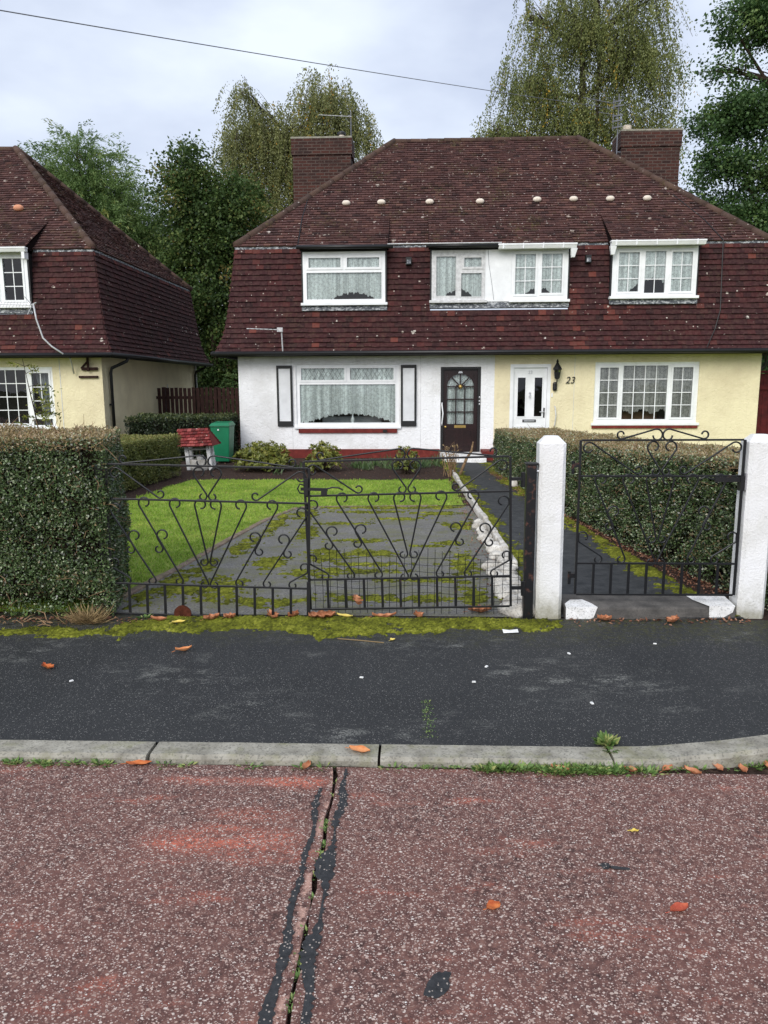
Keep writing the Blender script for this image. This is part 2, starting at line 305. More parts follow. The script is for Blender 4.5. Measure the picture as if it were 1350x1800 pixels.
# ------------------------------------------------------------ mesh helpers
def V3(p): return Vector(p)
class MB:
    def __init__(s): s.v = []; s.f = []; s.t = []; s.ct = .5
    def add(s, pts, faces):
        k = len(s.v); s.v += [tuple(p) for p in pts]; s.t += [s.ct]*len(pts); s.f += [tuple(i+k for i in f) for f in faces]; return s
    def quad(s, *p): return s.add(p, [tuple(range(len(p)))])
    def box(s, x0, x1, y0, y1, z0, z1):
        return s.add([(x0, y0, z0), (x1, y0, z0), (x1, y1, z0), (x0, y1, z0), (x0, y0, z1), (x1, y0, z1), (x1, y1, z1), (x0, y1, z1)],
                     [(0, 3, 2, 1), (4, 5, 6, 7), (0, 1, 5, 4), (1, 2, 6, 5), (2, 3, 7, 6), (3, 0, 4, 7)])
    def hexa(s, b, t):       # bottom 4 points, top 4 points
        return s.add(list(b)+list(t), [(0, 3, 2, 1), (4, 5, 6, 7), (0, 1, 5, 4), (1, 2, 6, 5), (2, 3, 7, 6), (3, 0, 4, 7)])
    def bar(s, a, b, w, h=None, upv=(0, 0, 1)):
        a, b = V3(a), V3(b); h = h or w; d = (b-a).normalized(); u = V3(upv)
        if abs(d.dot(u)) > .95: u = V3((0, 1, 0))
        x = d.cross(u).normalized()*w/2; y = x.cross(d).normalized()*h/2
        return s.hexa([a-x-y, a+x-y, a+x+y, a-x+y], [b-x-y, b+x-y, b+x+y, b-x+y])
    def tube(s, pts, r, n=6, cap=True):
        pts = [V3(p) for p in pts]; rs = r if isinstance(r, (list, tuple)) else [r]*len(pts)
        t0 = (pts[1]-pts[0]).normalized(); u = t0.cross(V3((0, 0, 1)))
        if u.length < .1: u = t0.cross(V3((1, 0, 0)))
        u.normalize(); k = len(s.v); out = []
        for i, p in enumerate(pts):
            a = pts[max(i-1, 0)]; b = pts[min(i+1, len(pts)-1)]; t = (b-a)
            if t.length < 1e-9: t = t0
            t.normalize(); u = (u-t*u.dot(t))
            if u.length < 1e-6: u = t.orthogonal()
            u.normalize(); v = t.cross(u)
            for j in range(n):
                an = 2*math.pi*j/n; out.append(tuple(p+(u*math.cos(an)+v*math.sin(an))*rs[i]))
        fs = []
        for i in range(len(pts)-1):
            for j in range(n):
                fs.append((i*n+j, i*n+(j+1) % n, (i+1)*n+(j+1) % n, (i+1)*n+j))
        if cap: fs += [tuple(range(n-1, -1, -1)), tuple((len(pts)-1)*n+j for j in range(n))]
        return s.add(out, fs)
    def lathe(s, c, prof, n=12):
        c = V3(c); out = []; fs = []
        for r, z in prof:
            for j in range(n):
                a = 2*math.pi*(j+.5)/n; out.append((c.x+r*math.cos(a), c.y+r*math.sin(a), c.z+z))
        for i in range(len(prof)-1):
            for j in range(n): fs.append((i*n+j, i*n+(j+1) % n, (i+1)*n+(j+1) % n, (i+1)*n+j))
        fs += [tuple(range(n-1, -1, -1)), tuple((len(prof)-1)*n+j for j in range(n))]
        return s.add(out, fs)
    def build(s, name, m, parent=None, loc=None, smooth=False, bevel=0):
        return link_mesh(name, np.array(s.v, float).reshape(-1, 3), s.f, m, parent, loc, np.array(s.t), smooth, bevel)
ORG = {}
def link_mesh(name, V, F, m, parent=None, loc=None, tint=None, smooth=False, bevel=0):
    if loc is None: loc = ORG[parent.name] if parent else (0, 0, 0)
    V = V-np.array(loc, float); me = bpy.data.meshes.new(name)
    if isinstance(F, np.ndarray):
        k = F.shape[1]; me.vertices.add(len(V)); me.vertices.foreach_set('co', V.ravel().astype(np.float32))
        me.loops.add(F.size); me.loops.foreach_set('vertex_index', F.ravel().astype(np.int32))
        me.polygons.add(len(F)); me.polygons.foreach_set('loop_start', np.arange(0, F.size, k, dtype=np.int32)); me.update(calc_edges=True)
    else: me.from_pydata([tuple(v) for v in V], [], F); me.update()
    if tint is not None:
        a = me.attributes.new('tint', 'FLOAT', 'POINT'); a.data.foreach_set('value', np.asarray(tint, np.float32))
    me.materials.append(m)
    if smooth: me.polygons.foreach_set('use_smooth', np.ones(len(me.polygons), bool))
    o = bpy.data.objects.new(name, me); COL.objects.link(o)
    if parent: o.parent = parent; ORG[o.name] = loc
    else: o.location = loc; ORG[o.name] = loc
    if bevel:
        b = o.modifiers.new('bevel', 'BEVEL'); b.width = bevel; b.segments = 2; b.limit_method = 'ANGLE'
    return o
def tag(o, label=None, cat=None, group=None, kind=None):
    for k, v in (('label', label), ('category', cat), ('group', group), ('kind', kind)):
        if v: o[k] = v
    return o
def thing(name, loc, label, cat, group=None, rz=0):
    o = bpy.data.objects.new(name, None); o.empty_display_size = .1; COL.objects.link(o); o.location = loc; o.rotation_euler.z = rz
    ORG[o.name] = tuple(loc); return tag(o, label, cat, group)
def struct(o): o['kind'] = 'structure'; return o
def stuff(o): o['kind'] = 'stuff'; return o
def dup(root, loc, label=None, rz=None, scale=None):
    c = root.copy(); COL.objects.link(c); c.location = loc
    if rz is not None: c.rotation_euler.z = rz
    if scale: c.scale = (scale,)*3
    if label: c['label'] = label
    for ch in root.children:
        d = ch.copy(); COL.objects.link(d); d.parent = c
        for g in ch.children:
            e = g.copy(); COL.objects.link(e); e.parent = d
    return c
def sheet(name, pts, z, m, thick=0):
    b = MB(); b.quad(*[(x, y, z) for x, y in pts]); return b.build(name, m)
def holes_panel(mb, x0, x1, z0, z1, holes, y, depth, back=False):
    """upright panel facing -Y at y with rectangular holes and reveals of the given depth"""
    xs = sorted({x0, x1, *[h[0] for h in holes], *[h[1] for h in holes]}); zs = sorted({z0, z1, *[h[2] for h in holes], *[h[3] for h in holes]})
    for i in range(len(xs)-1):
        for j in range(len(zs)-1):
            cx, cz = (xs[i]+xs[i+1])/2, (zs[j]+zs[j+1])/2
            if any(h[0] < cx < h[1] and h[2] < cz < h[3] for h in holes): continue
            mb.quad((xs[i], y, zs[j]), (xs[i+1], y, zs[j]), (xs[i+1], y, zs[j+1]), (xs[i], y, zs[j+1]))
    for a, b, c, d in holes:
        e = y+depth
        mb.quad((a, y, c), (a, y, d), (a, e, d), (a, e, c)); mb.quad((b, y, c), (b, e, c), (b, e, d), (b, y, d))
        mb.quad((a, y, d), (b, y, d), (b, e, d), (a, e, d)); mb.quad((a, y, c), (a, e, c), (b, e, c), (b, y, c))
    if back:
        e = y+depth
        mb.quad((x0, y, z0), (x0, y, z1), (x0, e, z1), (x0, e, z0)); mb.quad((x1, y, z0), (x1, e, z0), (x1, e, z1), (x1, y, z1))
        mb.quad((x0, y, z1), (x1, y, z1), (x1, e, z1), (x0, e, z1)); mb.quad((x0, y, z0), (x0, e, z0), (x1, e, z0), (x1, y, z0))
def unit(a): return a/np.maximum(np.linalg.norm(a, axis=1, keepdims=True), 1e-9)
def rand_dirs(n): return unit(rng.normal(size=(n, 3)))
def leaf_arrays(C, D, N, Ln, Wd):
    """one folded diamond leaf per row: base C, tip direction D, face normal N"""
    n = len(C); D = unit(D); Sd = unit(np.cross(D, N)); Nn = unit(np.cross(Sd, D))
    Ln = np.broadcast_to(np.asarray(Ln, float), (n,))[:, None]; Wd = np.broadcast_to(np.asarray(Wd, float), (n,))[:, None]
    V = np.empty((n, 4, 3)); V[:, 0] = C; V[:, 2] = C+D*Ln; mid = C+D*Ln*.45
    V[:, 1] = mid+Sd*Wd/2+Nn*Wd*.15; V[:, 3] = mid-Sd*Wd/2+Nn*Wd*.15
    return V.reshape(-1, 3), np.arange(n*4).reshape(n, 4)
def leaves(name, m, C, D, N, Ln, Wd, t, parent=None, loc=None):
    V, F = leaf_arrays(C, D, N, Ln, Wd); return link_mesh(name, V, F, m, parent, loc, np.repeat(t, 4))
def text_mesh(name, s, size, m, parent, place, shear=0, ext=.004, font=None):
    cu = bpy.data.curves.new(name, 'FONT'); cu.body = s; cu.size = size; cu.extrude = ext; cu.shear = shear; cu.align_x = 'CENTER'
    tmp = bpy.data.objects.new('tmp', cu); COL.objects.link(tmp); dg = bpy.context.evaluated_depsgraph_get()
    me = bpy.data.meshes.new_from_object(tmp.evaluated_get(dg)); COL.objects.unlink(tmp); bpy.data.objects.remove(tmp)
    me.materials.clear(); me.materials.append(m)
    for v in me.vertices: v.co = Vector((v.co.x+place[0], place[1]-v.co.z, v.co.y+place[2]))-Vector(ORG[parent.name] if parent else (0, 0, 0))
    o = bpy.data.objects.new(name, me); COL.objects.link(o)
    if parent: o.parent = parent
    return o

# ------------------------------------------------------------ ground, road, pavement, garden surfaces
RZ = -.03
struct(sheet('ground', [(-400, -400), (400, -400), (400, 600), (-400, 600)], -.10, GROUND))
struct(sheet('road_joint_bed', [(-.5, -6), (-.2, -6), (-.2, 2.99), (-.5, 2.99)], RZ-.028, SOIL))
def slab(name, xa, xb, side):
    b = MB(); ys = np.linspace(2.975, -6, 160)
    e = []
    for i, y in enumerate(ys):
        wob = .010*mnoise.noise(Vector((side*3, y*6, 0)))+.006*mnoise.noise(Vector((side*5, y*23, 1)))-.012*max(0, 1-abs(y-2.975)/.03)
        e.append((-.338+.012*(2.975-y)*.6)*1+side*(.007)+wob)
    for i in range(len(ys)-1):
        p = [(xa, ys[i], RZ), (e[i], ys[i], RZ), (e[i+1], ys[i+1], RZ), (xa, ys[i+1], RZ)] if side < 0 else [(e[i], ys[i], RZ), (xb, ys[i], RZ), (xb, ys[i+1], RZ), (e[i+1], ys[i+1], RZ)]
        b.quad(*p); b.quad((e[i], ys[i], RZ), (e[i], ys[i], RZ-.03), (e[i+1], ys[i+1], RZ-.03), (e[i+1], ys[i+1], RZ))
    return struct(b.build(name, AGG))
slab('road', -60, 0, -1); slab('road', 0, 60, 1)
struct(sheet('gutter_dirt', [(-60, 2.965), (60, 2.965), (60, 4.2), (-60, 4.2)], RZ-.006, SOIL))
def tarstrip(name, pts, wa, wb, seed, z=RZ+.003):
    b = MB(); n = 260; pl = []; pr = []
    for i in range(n+1):
        t = i/n; y = pts[0][1]+(pts[1][1]-pts[0][1])*t; x = pts[0][0]+(pts[1][0]-pts[0][0])*t
        n1 = mnoise.noise(Vector((seed, y*5, 0))); n2 = mnoise.noise(Vector((seed+9, y*5, 0))); n3 = mnoise.noise(Vector((seed, y*30, 3)))*.3+mnoise.noise(Vector((seed, y*75, 3)))*.35
        pl.append((x-wa*max(-.1 if wa < .022 else .1, .55+n1*1.9+n3*1.6), y)); pr.append((x+wb*max(.1, .55+n2*1.5+n3*1.6), y))
    for i in range(n): b.quad((*pl[i], z), (*pr[i], z), (*pr[i+1], z), (*pl[i+1], z))
    return b.build(name, TAR)
struct(tarstrip('tar_seal', ((-.388, 2.80), (-.378, .9)), .020, .020, 2)); struct(tarstrip('tar_seal', ((-.300, 2.96), (-.290, .9)), .026, .026, 31))
def blob(name, cx, cy, rx, ry, seed, z=RZ+.003, m=TAR, n=40, rot=0):
    pts = []
    for i in range(n):
        a = 2*math.pi*i/n; k = 1+.35*mnoise.noise(Vector((math.cos(a)*1.6, math.sin(a)*1.6, seed)))+.1*mnoise.noise(Vector((math.cos(a)*6, math.sin(a)*6, seed)))
        x, y = rx*k*math.cos(a), ry*k*math.sin(a); pts.append((cx+x*math.cos(rot)-y*math.sin(rot), cy+x*math.sin(rot)+y*math.cos(rot), z))
    return MB().quad(*pts).build(name, m)
struct(blob('tar_patch', .063, 1.80, .028, .058, 4, rot=-.5)); struct(blob('tar_patch', .655, 2.335, .02, .016, 6)); struct(blob('tar_patch', .70, 2.325, .04, .008, 8, rot=-.1))

# pavement: gently lifted towards the kerb on the right
def lift(x): t = min(max((x-.75)/1.1, 0), 1); return .035*t*t*(3-2*t)
def kback(x): return 3.108+.018*min(max((x+1.9)/2, 0), 1.4)+ (.17*(x-.86)**2*.9 if x > .86 else 0)
b = MB(); xs = [-60, -6]+list(np.linspace(-3, 4, 60))+[8, 60]
for i in range(len(xs)-1):
    x0, x1 = xs[i], xs[i+1]; k0 = kback(min(x0, 2.6)); k1 = kback(min(x1, 2.6))
    b.quad((x0, k0, lift(x0)), (x1, k1, lift(x1)), (x1, 4.2, lift(x1)*.3), (x0, 4.2, lift(x0)*.3)); b.quad((x0, 4.2, lift(x0)*.3), (x1, 4.2, lift(x1)*.3), (x1, 5.02, 0), (x0, 5.02, 0))
struct(b.build('pavement', ASPHALT))
b = MB(); joints = [-5.2, -4.2, -3.2, -2.19, -1.18, -.158, .857, 1.9, 2.9, 3.9, 4.9]
for k in range(len(joints)-1):
    j0, j1 = joints[k]+.006, joints[k+1]-.006
    if k == 4: j0 += .004
    m_ = 14; rows = []
    for i in range(m_+1):
        x = j0+(j1-j0)*i/m_; xc = min(x, 2.6); yb = kback(xc); l = lift(x); wv = .006*mnoise.noise(Vector((x*7, 0, k)))+.003*mnoise.noise(Vector((x*30, 4, k))); yf = yb-.128+wv-.02*max(0, 1-abs(x-j1)/.02)*.4
        ch = .016+.008*mnoise.noise(Vector((x*12, 2, k)))
        rows.append([(x, yb, -.15), (x, yb, l+.004+wv*.3), (x, yf+ch, l+.004+wv*.3), (x, yf, l-.012), (x, yf-.004, -.15)])
    for i in range(m_):
        for q in range(4): b.quad(rows[i][q], rows[i+1][q], rows[i+1][q+1], rows[i][q+1])
    b.quad(*rows[0]); b.quad(*rows[-1][::-1])
struct(b.build('kerb', KERB))
# garden
struct(sheet('soil_bed', [(-7, 5.02), (2.9, 5.02), (2.9, 17.5), (-7, 17.5)], -.004, SOIL)); struct(sheet('rough_grass', [(2.9, 5.02), (60, 5.02), (60, 17.5), (2.9, 17.5)], -.005, LAWNB)); struct(sheet('rough_grass', [(-60, 5.02), (-7, 5.02), (-7, 17.5), (-60, 17.5)], -.005, LAWNB)); struct(sheet('rough_grass', [(-60, 17.5), (60, 17.5), (60, 60), (-60, 60)], -.006, GROUND))
DRV = [(-2.28, 5.03), (.86, 5.03), (.80, 8.3), (.72, 9.95), (-1.56, 9.75), (-1.80, 8.8), (-2.13, 6.16)]
struct(sheet('driveway', DRV, .004, DRIVE))
PATH = [(.92, 5.03), (2.28, 5.03), (2.16, 5.9), (1.87, 9.0), (1.64, 12.3), (1.58, 15.6), (.5, 15.95), (.66, 12.7), (.84, 8.3)]
struct(sheet('garden_path', PATH, .008, PATHM))
LAWN = [(-2.36, 5.05), (-2.21, 6.16), (-1.88, 8.8), (-1.6, 9.82), (.66, 10.0), (.55, 12.75), (-3.95, 12.75), (-4.12, 10.6), (-4.0, 9.0), (-3.95, 5.05)]
struct(sheet('lawn', LAWN, .004, LAWNB))
def inside(P, X, Y):
    r = np.zeros(len(X), bool); n = len(P)
    for i in range(n):
        x0, y0 = P[i]; x1, y1 = P[(i+1) % n]
        c = ((y0 > Y) != (y1 > Y)); xi = (x1-x0)*(Y-y0)/((y1-y0) if abs(y1-y0) > 1e-9 else 1e-9)+x0; r ^= c & (X < xi)
    return r
def fbm(X, Y, s, seed=0):
    return np.array([mnoise.noise(Vector((x*s, y*s, seed)))+.5*mnoise.noise(Vector((x*s*2.1, y*s*2.1, seed+5)))+.25*mnoise.noise(Vector((x*s*5, y*s*5, seed+8))) for x, y in zip(X, Y)])
# lawn grass
n = 110000; X = rng.uniform(-4.2, .72, n); Yv = 5.05+(12.85-5.05)*rng.random(n)**1.25; k = inside(LAWN, X+.05*np.sin(Yv*9+3*np.sin(Yv*2.3))+rng.normal(0, .03, n), Yv+.05*np.sin(X*8)+rng.normal(0, .03, n)); X, Yv = X[k], Yv[k]; n = len(X)
C = np.stack([X, Yv, np.full(n, .002)], 1); D = rng.normal(size=(n, 3))*[.55, .55, .2]+[0, 0, 1]; Nn = rand_dirs(n)
tt = np.clip(.46+.34*fbm(X, Yv, 1.6)+.22*fbm(X, Yv, 6, 3)+rng.normal(0, .17, n), 0, 1)
stuff(leaves('grass', GRASS, C, D, Nn, rng.uniform(.018, .042, n), .0075, tt))

# moss
def moss_pts(n, x0, x1, y0, y1, mask, z):
    X = rng.uniform(x0, x1, n); Yv = rng.uniform(y0, y1, n); k = mask(X, Yv); return np.stack([X[k], Yv[k], z+0*X[k]], 1)
ELL = [(-1.65, 5.7, .40, .45), (-1.15, 5.35, .35, .2), (-.2, 5.45, .9, .14), (-1.35, 6.6, .22, .3), (-.85, 6.9, .30, .35), (-.55, 7.0, .5, .2), (-.62, 6.3, .55, .14), (-.35, 6.55, .6, .09), (.45, 6.5, .16, .75), (.45, 5.6, .15, .4), (-.55, 7.6, .5, .12), (.1, 7.35, .2, .09), (.52, 8.5, .22, .35), (-1.2, 8.0, .18, .5), (-1.4, 9.2, .2, .4), (.3, 9.3, .4, .2), (-.6, 9.4, .7, .12), (-1.75, 7.3, .15, .5), (.35, 7.5, .2, .15), (-.9, 6.2, .3, .2), (-.9, 8.6, .5, .12), (-.2, 8.9, .5, .1), (-1.65, 8.6, .12, .9), (-.5, 9.75, 1.2, .16), (-2.0, 5.9, .14, .6), (.3, 9.8, .5, .16), (-1.9, 6.4, .1, .6), (.0, 6.0, .4, .1), (-2.1, 5.5, .12, .4)]
def m_strip(X, Yv):
    e = 4.60+.09*fbm(X, Yv*0, 1.1); e = np.where(X < -1.9, e-.10, e); e = np.where(X > .2, e+.06, e)
    d = np.minimum((Yv-e)/.14, (5.0-Yv)/.05+.15); d = np.minimum(d, (1.0-X)/.25); tl = np.clip((-1.75-X)/.5, 0, 1); d = np.minimum(d, (5.05-.36*tl+.06*np.sin(X*7)*tl-Yv)/.10); return np.minimum(d, .8)-.42+fbm(X, Yv, 4)*.6+fbm(X, Yv, 14, 4)*.5+fbm(X, Yv, 40, 9)*.35
def m_drive(X, Yv):
    q = np.full(len(X), 9.)
    for cx, cy, rx, ry in ELL: q = np.minimum(q, ((X-cx)/rx)**2+((Yv-cy)/ry)**2)
    v = (.85-np.sqrt(q))*.8+fbm(X, Yv*1.7, 5, 2)*.5+fbm(X, Yv, 13, 6)*.45+fbm(X, Yv, 38, 9)*.3-.16; return np.where(inside(DRV, X, Yv), v, -1)
def m_path(X, Yv):
    xl = np.interp(Yv, [5, 8.3, 12.7, 15.9], [.93, .86, .70, .52]); xr = np.interp(Yv, [5, 5.9, 9, 12.3, 15.6], [2.26, 2.14, 1.85, 1.62, 1.56])
    wl = .16+np.where(Yv > 11.5, .12, 0)-np.where(Yv < 6.5, .10, 0); wr = .20; v = np.maximum((wl-(X-xl))/.12, (wr-(xr-X))/.12)*.5
    return np.where(inside(PATH, X, Yv), np.minimum(v, .6)-.2+fbm(X, Yv*.7, 3, 6)*.6+fbm(X, Yv, 12, 6)*.45+fbm(X, Yv, 36, 9)*.3, -1)
def moss_field(x0, x1, y0, y1, st, fn, z):
    nx, ny = int((x1-x0)/st)+1, int((y1-y0)/st)+1; gx, gy = np.meshgrid(np.linspace(x0, x1, nx), np.linspace(y0, y1, ny)); X, Yv = gx.ravel(), gy.ravel(); v = np.clip(fn(X, Yv), -1, .8)
    hh = np.where(v > 0, .002+.012*np.sqrt(np.maximum(v, 0)), -.012)+rng.normal(0, .0028, len(X))*(v > 0)+.0015
    V = np.column_stack([X+rng.normal(0, st*.2, len(X)), Yv+rng.normal(0, st*.2, len(X)), z+hh]); i = np.arange(nx*ny).reshape(ny, nx); F = np.stack([i[:-1, :-1].ravel(), i[:-1, 1:].ravel(), i[1:, 1:].ravel(), i[1:, :-1].ravel()], 1)
    ok = (v[F] > -.02).any(1); F = F[ok]; u, inv = np.unique(F, return_inverse=True); t = np.clip(.45+.35*fbm(X[u], Yv[u], 5, 3)+.25*fbm(X[u], Yv[u], 22, 5)+rng.normal(0, .18, len(u))+np.minimum(v[u]-.3, 0)*.5, 0, 1)
    fl = rng.random(len(u)) < .55; fl &= v[u] > 0; P = V[u][fl]; return V[u], inv.reshape(F.shape), t, P, t[fl]
VV, FF, TT, PP, PT, k = [], [], [], [], [], 0
for a_ in ((-3.4, 1.1, 4.25, 4.99, .011, m_strip, .0), (-2.3, .86, 5.04, 9.9, .014, m_drive, .004), (.5, 2.3, 5.05, 15.9, .018, m_path, .008)):
    V_, F_, t_, P_, pt_ = moss_field(*a_); VV.append(V_); FF.append(F_+k); TT.append(t_); k += len(V_); PP.append(P_); PT.append(pt_)
stuff(link_mesh('moss', np.concatenate(VV), np.concatenate(FF), MOSS, None, None, np.concatenate(TT), True))
C = np.concatenate(PP); n = len(C); stuff(leaves('moss_fronds', MOSS, C, rng.normal(size=(n, 3))*[1, 1, .4]+[0, 0, .6], rng.normal(size=(n, 3))*.5+[0, 0, 1], rng.uniform(.006, .013, n), .006, np.concatenate(PT)))

# ------------------------------------------------------------ houses
YW = 16.9; YB = 24.1
PROF = [(.40, 2.36), (.28, 2.63), (.20, 2.90), (.125, 3.36), (.075, 3.75), (.02, 4.2), (-.03, 4.64)]
UE_D, UE_Z = .0, 4.665           # upper eave: offset from the wall line and height
RIDGE_Z = 7.87; RUN = 3.45
def subtract(seg, cuts):
    out = [seg]
    for a, b in cuts:
        nx = []
        for s, e in out:
            if b <= s or a >= e: nx.append((s, e)); continue
            if a > s: nx.append((s, a))
            if b < e: nx.append((b, e))
        out = nx
    return out
def tile_row(mb, back, f0, f1, seg, wd, stag, tintf, thk=.030, jit=.006):
    """one course: f0(u) lower edge point, f1(u) upper edge point, outward normal from the two; seg=(u0,u1)"""
    u0, u1 = seg
    if u1-u0 < .02: return
    a, b_, c = V3(f0(u0)), V3(f0(u1)), V3(f1(u0)); nrm = (b_-a).cross(c-a).normalized()
    back.quad(*[tuple(V3(p)-nrm*.006) for p in (f0(u0), f0(u1), f1(u1), f1(u0))])
    k0 = math.floor((u0-stag)/wd); u = k0*wd+stag
    while u < u1-1e-6:
        p, q = max(u, u0), min(u+wd, u1); u += wd
        if q-p < .012: continue
        gp = .0012 if thk > .031 else .003; p2, q2 = p+gp, q-gp; j = random.uniform(-jit, jit); j2 = random.uniform(-jit, jit); sag = random.uniform(-.006, .006); th = thk*random.uniform(.8, 1.15)
        lo0, lo1, hi0, hi1 = V3(f0(p2)), V3(f0(q2)), V3(f1(p2)), V3(f1(q2)); dn = (lo0-hi0).normalized()*(.012+sag)
        mb.ct = tintf((p+q)/2, lo0)
        A, B = lo0+nrm*(th+j)+dn, lo1+nrm*(th+j2)+dn; Cc, Dd = hi1+nrm*.001, hi0+nrm*.001; A0, B0 = A-nrm*th*1.1, B-nrm*th*1.1
        mb.add([A, B, Cc, Dd, A0, B0], [(0, 1, 2, 3), (4, 5, 1, 0), (4, 0, 3), (5, 2, 1)])
def plane_tiles(mb, back, p0, p1, q0, q1, gauge, wd, tintf, cutf=None):
    """p0->p1 lower edge, q0->q1 upper edge (same direction); u is distance along p0->p1"""
    p0, p1, q0, q1 = map(V3, (p0, p1, q0, q1)); ux = (p1-p0).normalized(); Lb = (p1-p0).length
    # offsets of the upper edge along ux
    uq0, uq1 = (q0-p0).dot(ux), (q1-p0).dot(ux); upv = (q0-p0)-ux*uq0; Ls = upv.length; n = max(1, round(Ls/gauge))
    for i in range(n):
        t0, t1 = i/n, (i+1)/n; s0 = uq0*t0; s1 = Lb+(uq1-Lb)*t0; segs = [(s0, s1)]
        if cutf: segs = subtract(segs[0], cutf(t0))
        for sg in segs:
            def lim(u, t): return min(max(u, uq0*t), Lb+(uq1-Lb)*t)
            tile_row(mb, back, lambda u: p0+ux*u+upv*t0, lambda u: p0+ux*lim(u, t1)+upv*t1, sg, wd, (i % 2)*wd/2, tintf)
def mansard_side(mb, back, o, ux, out, Lw, wd, gauge, tintf, dorm=()):
    """hung tiles on one side: o = wall corner (x,y), ux along the wall, out outward; dormers as (u0,u1,z0,z1)"""
    o, ux, out = V3((*o, 0)), V3((*ux, 0)), V3((*out, 0))
    ds, acc = [0], 0
    for i in range(len(PROF)-1): acc += math.hypot(PROF[i+1][0]-PROF[i][0], PROF[i+1][1]-PROF[i][1]); ds.append(acc)
    def prof(s):
        for i in range(len(PROF)-1):
            if s <= ds[i+1] or i == len(PROF)-2:
                t = (s-ds[i])/(ds[i+1]-ds[i]); return PROF[i][0]+(PROF[i+1][0]-PROF[i][0])*t, PROF[i][1]+(PROF[i+1][1]-PROF[i][1])*t
    n = round(acc/gauge)
    for i in range(n):
        d0, z0 = prof(acc*i/n); d1, z1 = prof(acc*(i+1)/n)
        cuts = [(a, b) for a, b, c, d in dorm if z1 > c+.02 and z0 < d]
        for sg in subtract((-d0, Lw+d0), cuts):
            tile_row(mb, back, lambda u: o+ux*u+out*d0+V3((0, 0, z0)), lambda u: o+ux*min(max(u, -d1), Lw+d1)+out*d1+V3((0, 0, z1)), sg, wd, (i % 2)*wd/2, tintf, .034)
def mk_window(house, label, x0, x1, z0, z1, y, lights, curtain=None, sill=True, m=PVC, lead_top=(), mat_c=None, side_drape=None, outer=True):
    """lights: (x0,x1,z0,z1,sash,nx,nz)"""
    f = MB(); holes = [l[:4] for l in lights]
    holes_panel(f, x0, x1, z0, z1, holes, y, .06, True)
    for (a, b_, c, d, sash, nx, nz) in lights:
        if sash:
            g = .045; holes_panel(f, a-g, b_+g, c-g, d+g, [(a, b_, c, d)], y-.014, .03, True)
        else:
            g = .02; holes_panel(f, a-g, b_+g, c-g, d+g, [(a, b_, c, d)], y-.005, .02, True)
    wn_ = f.build('window', m, house, bevel=.004)
    if label: wn_['label'] = label
    for (a, b_, c, d, sash, nx, nz) in lights:
        p = MB(); yy = y+.02+random.uniform(0, .004); p.quad((a-.005, yy, c-.005), (b_+.005, yy, c-.005), (b_+.005, yy+random.uniform(-.002, .002), d+.005), (a-.005, yy, d+.005)); p.build('pane', GLASS, wn_)
        if nx > 1 or nz > 1:
            g = MB()
            for i in range(1, nx): x = a+(b_-a)*i/nx; g.box(x-.009, x+.009, yy-.009, yy-.003, c, d)
            for i in range(1, nz): z = c+(d-c)*i/nz; g.box(a, b_, yy-.0105, yy-.004, z-.009, z+.009)
            g.build('glazing_bars', m, wn_)
    for (a, b_, c, d) in lead_top:
        g = MB(); st = .105; hh = d-c; k = -hh
        while k < (b_-a)+hh:
            for sgn in (1, -1):
                pts = []
                for t in (0, 1):
                    pts.append((a+k+(hh*.62*t if sgn > 0 else hh*.62*(1-t)), c+hh*t))
                (xa, za), (xb, zb) = pts
                def cl(xa, za, xb, zb):
                    if xa < a: t = (a-xa)/(xb-xa) if xb != xa else 2; xa, za = a, za+(zb-za)*t
                    return xa, za
                if min(xa, xb) < a-1e-6 or max(xa, xb) > b_+1e-6: continue
                g.bar((xa, y+.012+(.002*sgn), za), (xb, y+.012+(.002*sgn), zb), .007, .004)
            k += st
        g.build('leaded_lattice', BLACKW, wn_)
    if sill:
        s = MB(); s.box(x0-.05, x1+.05, y-.075, y+.05, z0-.045, z0+.012); s.build('sill', m, wn_, bevel=.006)
    if curtain:
        for (cx0, cx1, ztop, zb) in curtain:
            nC = max(24, int((cx1-cx0)/.012)); nR = 14; V = []; F = []; ph = random.uniform(0, 6)
            for i in range(nC+1):
                x = cx0+(cx1-cx0)*i/nC; bot = zb(x)+.045*abs(math.sin(x*21+ph))**.7+.012*math.sin(x*97)
                for j in range(nR+1):
                    t = j/nR; V.append((x+.006*math.sin(x*9+t*3), y+.05+.009*math.sin(x*58+1.5*math.sin(x*7)+t*.6)+.0015*math.sin(x*131), ztop+(bot-ztop)*t))
            for i in range(nC):
                for j in range(nR): q = i*(nR+1)+j; F.append((q, q+1, q+nR+2, q+nR+1))
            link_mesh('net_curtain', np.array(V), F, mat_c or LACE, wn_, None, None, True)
    if side_drape:
        a, b_ = side_drape; g = MB(); n_ = 20
        for i in range(n_):
            x, xn = a+(b_-a)*i/n_, a+(b_-a)*(i+1)/n_; ya, yb_ = y+.2+.03*math.sin(i*1.3), y+.2+.03*math.sin((i+1)*1.3); sh = .22
            g.quad((x+0, ya, z0), (xn, yb_, z0), (xn-sh*(1-i/n_)*.6, yb_, z1), (x-sh*(1-i/n_)*.6, ya, z1))
        g.build('drape', DRAPE, wn_)
    return wn_
